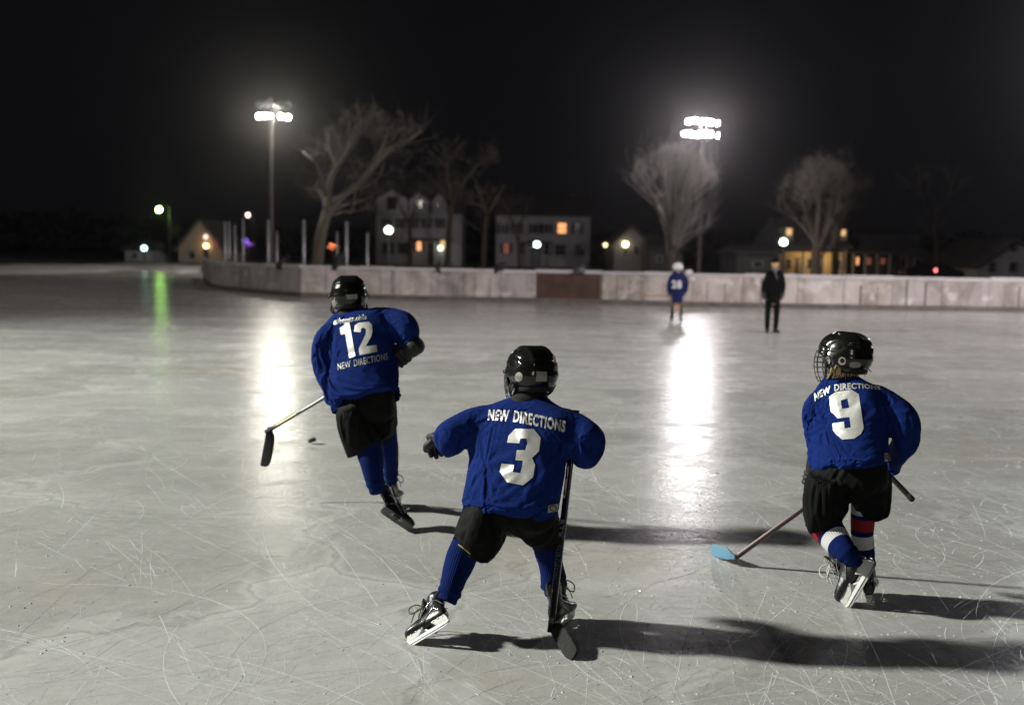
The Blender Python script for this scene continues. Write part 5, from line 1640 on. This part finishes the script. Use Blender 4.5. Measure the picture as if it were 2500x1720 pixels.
# ---------------------------------------------------------------- player nine (right)
def player_nine():
    k = Kid(5.12, rad(12), rad(29))
    root = empty('person', G(2115, 1484), 'blond haired skater in blue jersey number 9 and striped socks with one skate kicked up', 'person', 'youth hockey players')
    rings = [((2018, 908), (2098, 912), .15, .052), ((2008, 920), (2112, 922), .145, .066), ((1994, 940), (2136, 934), .13, .09), ((1982, 962), (2156, 954), .115, .11), ((1978, 995), (2168, 985), .09, .125),
             ((1986, 1035), (2165, 1025), .06, .132), ((1986, 1075), (2164, 1066), .035, .138), ((1979, 1108), (2171, 1100), .015, .142), ((1976, 1132), (2177, 1120), .0, .146), ((1977, 1147), (2179, 1131), -.005, .149)]
    la = [(2010, 975, .16, 34), (1990, 992, .16, 34), (1985, 1030, .15, 27), (1988, 1070, .12, 24), (1989, 1110, .17, 22), (1987, 1140, .21, 20)]
    ra = [(2135, 962, .06, 34), (2168, 985, .03, 38), (2202, 1015, -.02, 42), (2216, 1046, -.03, 37), (2207, 1070, .06, 32), (2192, 1092, .15, 27), (2182, 1112, .22, 24)]
    me = shirt(k, rings, [la, ra])
    F = [(2003, 1020, 1998, 1062, .014, -.010), (1984, 1000, 2004, 1062, .012, .010), (2004, 1000, 2012, 1075, .013, .009), (1965, 1010, 1976, 1090, .010, .007), (1968, 1100, 1985, 1070, .009, .006), (1985, 1082, 2040, 1068, .015, .008), (1982, 1120, 2050, 1100, .016, .007),
         (2165, 1040, 2130, 980, .016, .008), (2168, 1060, 2110, 1075, .016, .007), (2240, 1050, 2200, 1030, .012, .008), (2236, 1068, 2196, 1060, .011, .008), (2225, 1000, 2190, 1010, .014, .006), (2175, 1110, 2100, 1090, .017, .008),
         (2010, 1145, 2020, 1090, .014, .007), (2060, 1143, 2066, 1090, .015, .007), (2120, 1138, 2112, 1085, .015, .007), (2155, 1134, 2160, 1090, .013, .007), (2030, 960, 2060, 1040, .02, .005), (2120, 955, 2090, 1020, .02, .005)]
    px_folds(me, F, .0035, 27, [[(1994, 945), (1983, 970), (1980, 1000), (1986, 1035)], [(2150, 945), (2166, 985), (2164, 1020)], [(1980, 1138), (2030, 1136), (2100, 1130), (2176, 1122)]])
    me = drape(me)
    bv = bvh_of(me)
    j = link_mesh('jersey', me, BLUE, root, True)
    c4 = lambda pts: crop((1680, 780), .30068, pts)
    nine = c4([(1144, 638), (1150, 622), (1200, 585), (1330, 570), (1386, 606), (1425, 880), (1405, 925), (1350, 965), (1250, 972), (1203, 932), (1178, 900), (1172, 842), (1266, 826), (1272, 882), (1322, 874), (1311, 790), (1216, 800), (1160, 745)])
    hole = c4([(1240, 655), (1295, 641), (1308, 714), (1249, 722)])
    numbered(j, bv, [('poly', [nine, hole]), ('text', ('NEW DIRECTIONS', c4([(1030, 668), (1072, 636), (1118, 612), (1175, 585), (1290, 570), (1420, 560), (1562, 575)]), c4([(1024, 600), (1066, 574), (1112, 554), (1168, 530), (1285, 516), (1418, 520), (1556, 545)]), .035))])
    tagpatch(j, bv, c4([(1590, 1082), (1640, 1078), (1646, 1145), (1594, 1150)]), 6.5)
    pm = pants(k, [((1998, 1118), (2160, 1106), .0, .10), ((1982, 1152), (2170, 1140), .0, .122), ((1985, 1200), (2168, 1190), .0, .125)], [[(2024, 1160, -.01, 52), (2018, 1200, .0, 56), (2010, 1240, .03, 51), (2004, 1272, .05, 46)], [(2124, 1150, .0, 52), (2124, 1190, .02, 48), (2122, 1220, .03, 44), (2120, 1242, .03, 42)]])
    px_folds(pm, [(1985, 1180, 1990, 1265, .010, .006), (2010, 1170, 2005, 1270, .011, .007), (2035, 1180, 2030, 1275, .011, .007), (2062, 1170, 2050, 1250, .014, .009), (2090, 1180, 2080, 1230, .012, .008), (2150, 1165, 2155, 1235, .012, .007), (2090, 1236, 2150, 1228, .009, .006),
                  (2000, 1160, 2070, 1190, .013, .006)], .0055, 31)
    pm = drape(pm, .012, .06, 16, .03, 5, .6)
    po = link_mesh('hockey_pants', pm, NYLON, root, True)
    sock('sock', k, [(2000, 1262, .05, 41), (2016, 1286, .03, 40), (2036, 1312, -.03, 37), (2052, 1332, -.09, 32), (2066, 1348, -.13, 28), (2076, 1358, -.13, 26), (2086, 1369, -.12, 21)], SOCK9, root, 5)
    sock('sock', k, [(2108, 1222, .04, 30), (2107, 1260, .045, 29), (2105, 1300, .05, 27), (2108, 1335, .06, 26), (2112, 1362, .065, 25), (2114, 1385, .07, 23), (2115, 1396, .07, 18)], SOCK9, root, 6)
    skate(root, P(2141, 1376, 4.93), P(2072, 1492, 4.98), (-.06, .13, .05), 1.08, LACE_W, 1, 1)
    skate(root, G(2121, 1484), G(2133, 1440), (-.02, .03, .25), .90, LACE_D, 0, 1)
    hc = k.p(2063, 864, .17)
    yaw, nod = rad(38), rad(4)
    fw = V((-math.sin(yaw) * math.cos(nod), math.cos(yaw) * math.cos(nod), -math.sin(nod)))
    up = V((.03, math.sin(nod) + .05, 1))
    hel, hb, Mx = helmet(root, hc, fw, up, .97)
    el = lambda cx, cy_, rx, ry, p=1.0: [(cx + rx * math.copysign(abs(math.cos(a)) ** p, math.cos(a)), cy_ + ry * math.copysign(abs(math.sin(a)) ** p, math.sin(a))) for a in np.linspace(0, 2 * math.pi, 25)[:-1]]
    lay_on('sticker', poly_mesh([el(2056, 881, 9.5, 10), el(2056.5, 880, 5.5, 6)], 3), hb, STICKER, hel, .002)
    lay_on('sticker', poly_mesh([el(2087.5, 890, 13.5, 7.2, .6)], 3), hb, STICKER, hel, .002)
    lay_on('sticker', poly_mesh([el(2020.5, 880, 7, 10)], 3), hb, STICKER, hel, .002)
    lay_on('sticker', poly_mesh([[(2032, 814), (2046, 803), (2047, 806), (2034, 816)]], 3), hb, mat('white crown sticker', (.75, .75, .74), .5), hel, .002)
    body(root, hc + V((0, 0, -.015)), fw, up, [k.limb([(2060, 920, .14, 28), (2072, 970, .12, 42), (2076, 1060, .07, 50), (2076, 1120, .03, 42), (2076, 1150, .02, 32)], flat=.75),
        arm_in(k, la), arm_in(k, ra),
        k.limb([(2044, 1168, .03, 26), (2008, 1262, .05, 24), (2062, 1342, -.13, 15), (2074, 1356, -.16, 12)]), k.limb([(2112, 1168, .03, 26), (2108, 1250, .04, 19), (2112, 1365, .065, 13), (2114, 1395, .07, 11)])], .98)
    obj('nape_cover', k.limb([(2060, 890, .16, 32), (2060, 904, .155, 33), (2060, 918, .15, 36)], flat=.85), NECK, root, True)
    glove(root, k.p(1985, 1148, .21), k.p(1976, 1186, .24), (.75, .3, .1), .98, 1.2, 1, GLOVE, True)
    glove(root, k.p(2182, 1112, .22), k.p(2172, 1138, .24), (-.6, .3, -.2), .98, 1.5, -1)
    # hair below the helmet
    R = random.Random(4); st = []
    for i in range(55):
        grp = R.random()
        x = R.gauss(2044, 13) if grp < .6 else R.gauss(2098, 13)
        x = max(2018, min(2118, x))
        y0 = 896 + R.uniform(-5, 5); ln = R.uniform(10, 28)
        bend = (x - 2068) * .14 + R.gauss(0, 5)
        pts = []
        for q in (0, .4, .75, 1):
            X, Yp = x + bend * q * q, y0 + ln * q
            h = hit(bv, X, Yp)
            Yd = (h.y - .006 - R.uniform(0, .012)) if h is not None else k.Y0 + .07
            Yd = min(Yd, k.Y0 + .07 + .02 * q)
            pts.append(P(X, Yp, Yd))
        w_ = R.uniform(.0014, .0034)
        st.append(tube(pts, [w_, w_ * 1.2, w_, w_ * .3], 6, sub=3))
    obj('hair', join(*st), HAIR_B, root, True)
    return root
def bvh_world(o):
    org = ORG[o.name]
    return BVHTree.FromPolygons([v.co + org for v in o.data.vertices], [tuple(p.vertices) for p in o.data.polygons])
player_nine()
def stick_nine():
    sm_ = noisy('dark red brown shaft', (.018, .008, .008), (.05, .013, .012), 12, .35, coat=.2)
    bl = noisy('light blue blade tape', (.11, .26, .37), (.15, .31, .42), 30, .7, .3, 120)
    hl, tl = G(1781, 1379), G(1726, 1357)
    stick('dark red hockey stick with light blue taped blade resting on the ice', P(2105, 1136, 5.44), hl + V((.01, .0, .028)), tl, (-.02, .0, 1), (sm_, bl), bw=.074, curve=.014, w=.0135, d=.011, grip=.1, face=(-.3, -.8, .7))
    b, h = P(2223, 1214, 5.34), P(2120, 1106, 5.46)
    r = empty('hockey_stick', h, 'black taped stick end jutting out past the hip of skater nine', 'hockey stick', 'hockey sticks')
    ax = (h - b).normalized()
    obj('shaft', tube([b + ax * .02, h], [(.0125, .0095)] * 2, 16, power=5, round_ends=False), mat('black shaft', (.01, .01, .011), .3), r, True)
    rg = []
    n = 60
    for i in range(n + 1):
        q = i / n
        rg.append((b.lerp(h, q * .62), .0138 + .0007 * math.sin(i * 2.1)))
    obj('grip_tape', tube([p for p, _ in rg], [(w, w * .8) for _, w in rg], 14, power=4, round_ends=False), TAPE, r, True)
    obj('end_knob', tube([b - ax * .012, b + ax * .012], [.0165, .0165], 14), TAPE, r, True)
stick_nine()

# ---------------------------------------------------------------- puck
pc = G(762, 1083); pcx = V((pc.x, pc.y, .036))
nrm = V((-.28, -.12, 1)).normalized(); uu = V((1, 0, .28)).normalized(); uu = (uu - nrm * uu.dot(nrm)).normalized(); ww = nrm.cross(uu)
rg = []
for r_, z in ((.0, .0127), (.030, .0127), (.0365, .0122), (.0385, .0095), (.0385, -.0095), (.0365, -.0122), (.030, -.0127)):
    rg.append([pcx + (uu * math.cos(a) + ww * math.sin(a)) * max(r_, .001) + nrm * z for a in np.linspace(0, 2 * math.pi, 41)[:-1]])
pk = obj('puck', loft(rg), noisy('black rubber', (.012, .012, .012), (.02, .02, .02), 60, .6), None, True)
tag(pk, 'small black puck tilting on the ice beside the raised stick blade', 'puck')

# ---------------------------------------------------------------- far player and far adult
def far_player():
    k = Kid(26.5, rad(3))
    root = empty('person', G(1650, 786), 'far skater in navy jersey number 28 and white helmet near the boards', 'person', 'youth hockey players')
    me = shirt(k, [((1648, 663), (1661, 663), .02, .07), ((1640, 667), (1670, 667), .01, .10), ((1636, 675), (1674, 675), .0, .15), ((1638, 700), (1672, 700), .0, .16), ((1639, 722), (1668, 722), .0, .17), ((1639, 739), (1667, 739), .0, .17)],
               [[(1642, 672, .0, 6), (1637, 684, -.02, 7), (1634, 698, .0, 6.5), (1634, 712, .05, 5.5)], [(1668, 672, .0, 6), (1673, 684, -.02, 7), (1675, 698, .0, 6.5), (1672, 712, .1, 5.5)]], .022)
    folds(me, [], .012, 5, 5)
    bv = bvh_of(me)
    j = link_mesh('jersey', me, NAVY, root, True)
    lay_on('number', strip_map(text_mesh('28', .05, .1), [(1640, 704), (1664, 704)], [(1640, 684), (1664, 684)]), bv, LETTER, j, .006)
    tan = noisy('tan pants', (.12, .075, .045), (.18, .12, .07), 8, .8)
    green = mat('dark green socks', (.006, .035, .014), .9)
    obj('hockey_pants', remesh(join(k.limb([(1646, 728, 0, 8.5), (1645, 742, 0, 7.5)]), k.limb([(1660, 728, 0, 8.5), (1661, 742, 0, 7.5)])), .025, 3), tan, root, True)
    obj('sock', k.limb([(1644, 744, 0, 5.2), (1642, 760, 0, 4.8), (1641, 774, 0, 3.8)]), green, root, True)
    obj('sock', k.limb([(1661, 744, 0, 5.2), (1662, 760, 0, 4.8), (1662, 774, 0, 3.8)]), green, root, True)
    skate(root, G(1640, 787), G(1638, 784.6), (0, 0, 1), 1.05, LACE_D, 0, 1, STRAP)
    skate(root, G(1661, 787), G(1664, 784.8), (0, 0, 1), 1.05, LACE_D, 0, 1, STRAP)
    hc = k.p(1655, 652, .03)
    hel, hb, Mx = helmet(root, hc, (-.25, 1, -.1), (0, .1, 1), 1.02, noisy('white helmet shell', (.50, .50, .52), (.6, .6, .62), 10, .3))
    body(root, hc, (-.25, 1, -.1), (0, .1, 1), [k.limb([(1655, 664, .02, 6), (1655, 680, 0, 12), (1654, 735, 0, 11)], flat=.7), k.limb([(1648, 735, 0, 6), (1641, 778, 0, 3)]), k.limb([(1658, 735, 0, 6), (1662, 778, 0, 3)]),
         k.limb([(1644, 674, 0, 4), (1635, 700, 0, 3.5), (1634, 716, .06, 3)]), k.limb([(1666, 674, 0, 4), (1674, 700, 0, 3.5), (1671, 716, .1, 3)])], 1.05, voxel=.02)
    glove(root, k.p(1634, 712, .06), k.p(1634, 721, .10), (.7, .5, 0), 1.1, 1.4, 1)
    glove(root, k.p(1672, 712, .12), k.p(1669, 721, .16), (-.7, .5, 0), 1.1, 1.4, -1)
    wood = noisy('pale wood shaft', (.20, .14, .09), (.28, .2, .13), 6, .6)
    stick('pale stick held level across the boards by the far skater', P(1668, 719, 26.64), P(1574, 723, 26.3), P(1564, 715, 26.3), (.1, 0, 1), (wood, wood), bw=.06, w=.016, d=.012)
far_player()
def far_adult():
    k = Kid(23.4, 0.0)
    root = empty('person', G(1882, 811), 'standing adult in long black coat and black trousers beyond skater nine', 'person')
    COAT = noisy('black coat', (.002, .002, .0025), (.005, .005, .006), 9, .9, .4, 24, spec=.08)
    rings = [((1885, 655), (1901, 655), .0, .07), ((1876, 661), (1909, 661), .0, .10), ((1872, 670), (1912, 670), .0, .12), ((1871, 695), (1909, 695), .0, .14), ((1869, 720), (1905, 720), .0, .14), ((1867, 741), (1903, 741), .0, .15)]
    me = shirt(k, rings, [[(1876, 668, .0, 6.5), (1869, 685, -.02, 6.5), (1864, 705, -.03, 6), (1866, 722, -.10, 5)], [(1906, 668, .0, 6.5), (1911, 685, -.02, 6.5), (1912, 705, -.03, 6), (1908, 722, -.10, 5)]], .020)
    folds(me, [], .012, 15, 4)
    c = link_mesh('coat', me, COAT, root, True)
    obj('scarf', remesh(join(k.limb([(1886, 655, -.06, 4), (1893, 660, -.11, 4.2), (1900, 655, -.06, 4)]), k.limb([(1892, 660, -.12, 3), (1895, 672, -.16, 2.4), (1899, 684, -.17, 1.8)], flat=.5)), .018, 2), noisy('grey scarf', (.07, .068, .075), (.13, .12, .13), 30, .9), root, True)
    TROU = noisy('black trousers', (.003, .003, .0035), (.006, .006, .0065), 9, .9, spec=.08)
    obj('trousers', remesh(join(k.limb([(1878, 733, 0, 9), (1874, 765, 0, 7.5), (1873, 802, 0, 6)]), k.limb([(1896, 733, 0, 9), (1896, 765, 0, 7.5), (1893, 802, 0, 6)])), .02, 4), TROU, root, True)
    SH = mat('black shoes', (.01, .01, .01), .35)
    obj('shoe', remesh(join(k.limb([(1874, 803, 0, 5), (1873.5, 808, 0, 5)]), tube([G(1873, 811) + V((.01, .06, .05)), G(1871, 812) + V((-.02, -.12, .042))], [.05, .045], 14)), .012, 3), SH, root, True)
    obj('shoe', remesh(join(k.limb([(1892.5, 803, 0, 5), (1892.5, 808, 0, 5)]), tube([G(1892, 811) + V((0, .06, .05)), G(1895, 812) + V((.02, -.12, .042))], [.05, .045], 14)), .012, 3), SH, root, True)
    hc = k.p(1893, 642.5, .0)
    body(root, hc, (0, -1, -.05), (0, 0, 1), [k.limb([(1893, 655, 0, 6), (1891, 680, 0, 14), (1887, 738, 0, 12)], flat=.7), k.limb([(1878, 738, 0, 7), (1873, 804, 0, 4)]), k.limb([(1896, 738, 0, 7), (1893, 804, 0, 4)])], 1.12, mat('ochre lit skin', (.40, .27, .13), .6), .016)
    cap = Matrix.Translation(hc) 
    obj('knit_cap', remesh(join(xf(ball((0, .012, .035), (.092, .112, .09), 24, 14), cap), xf(ball((0, .04, -.02), (.09, .085, .08), 20, 12), cap)), .014, 3), COAT, root, True)
    # hands tucked at the coat pockets
    for x, s in ((1865, 1), (1910, -1)):
        glove(root, k.p(x, 722, -.11), k.p(x + 3 * s, 729, -.13), (.8 * s, .4, 0), .95, 1.0, s)
far_adult()
# ================================================================== render settings
cy = scene.cycles
cy.max_bounces = 6; cy.diffuse_bounces = 3; cy.glossy_bounces = 3; cy.transmission_bounces = 3; cy.transparent_max_bounces = 6
cy.volume_bounces = 0
cy.caustics_reflective = False; cy.caustics_refractive = False
cy.sample_clamp_indirect = 3.0
cy.denoising_prefilter = 'ACCURATE'
cy.use_denoising = True
cy.denoiser = 'OPENIMAGEDENOISE'
cy.denoising_input_passes = 'RGB_ALBEDO_NORMAL'
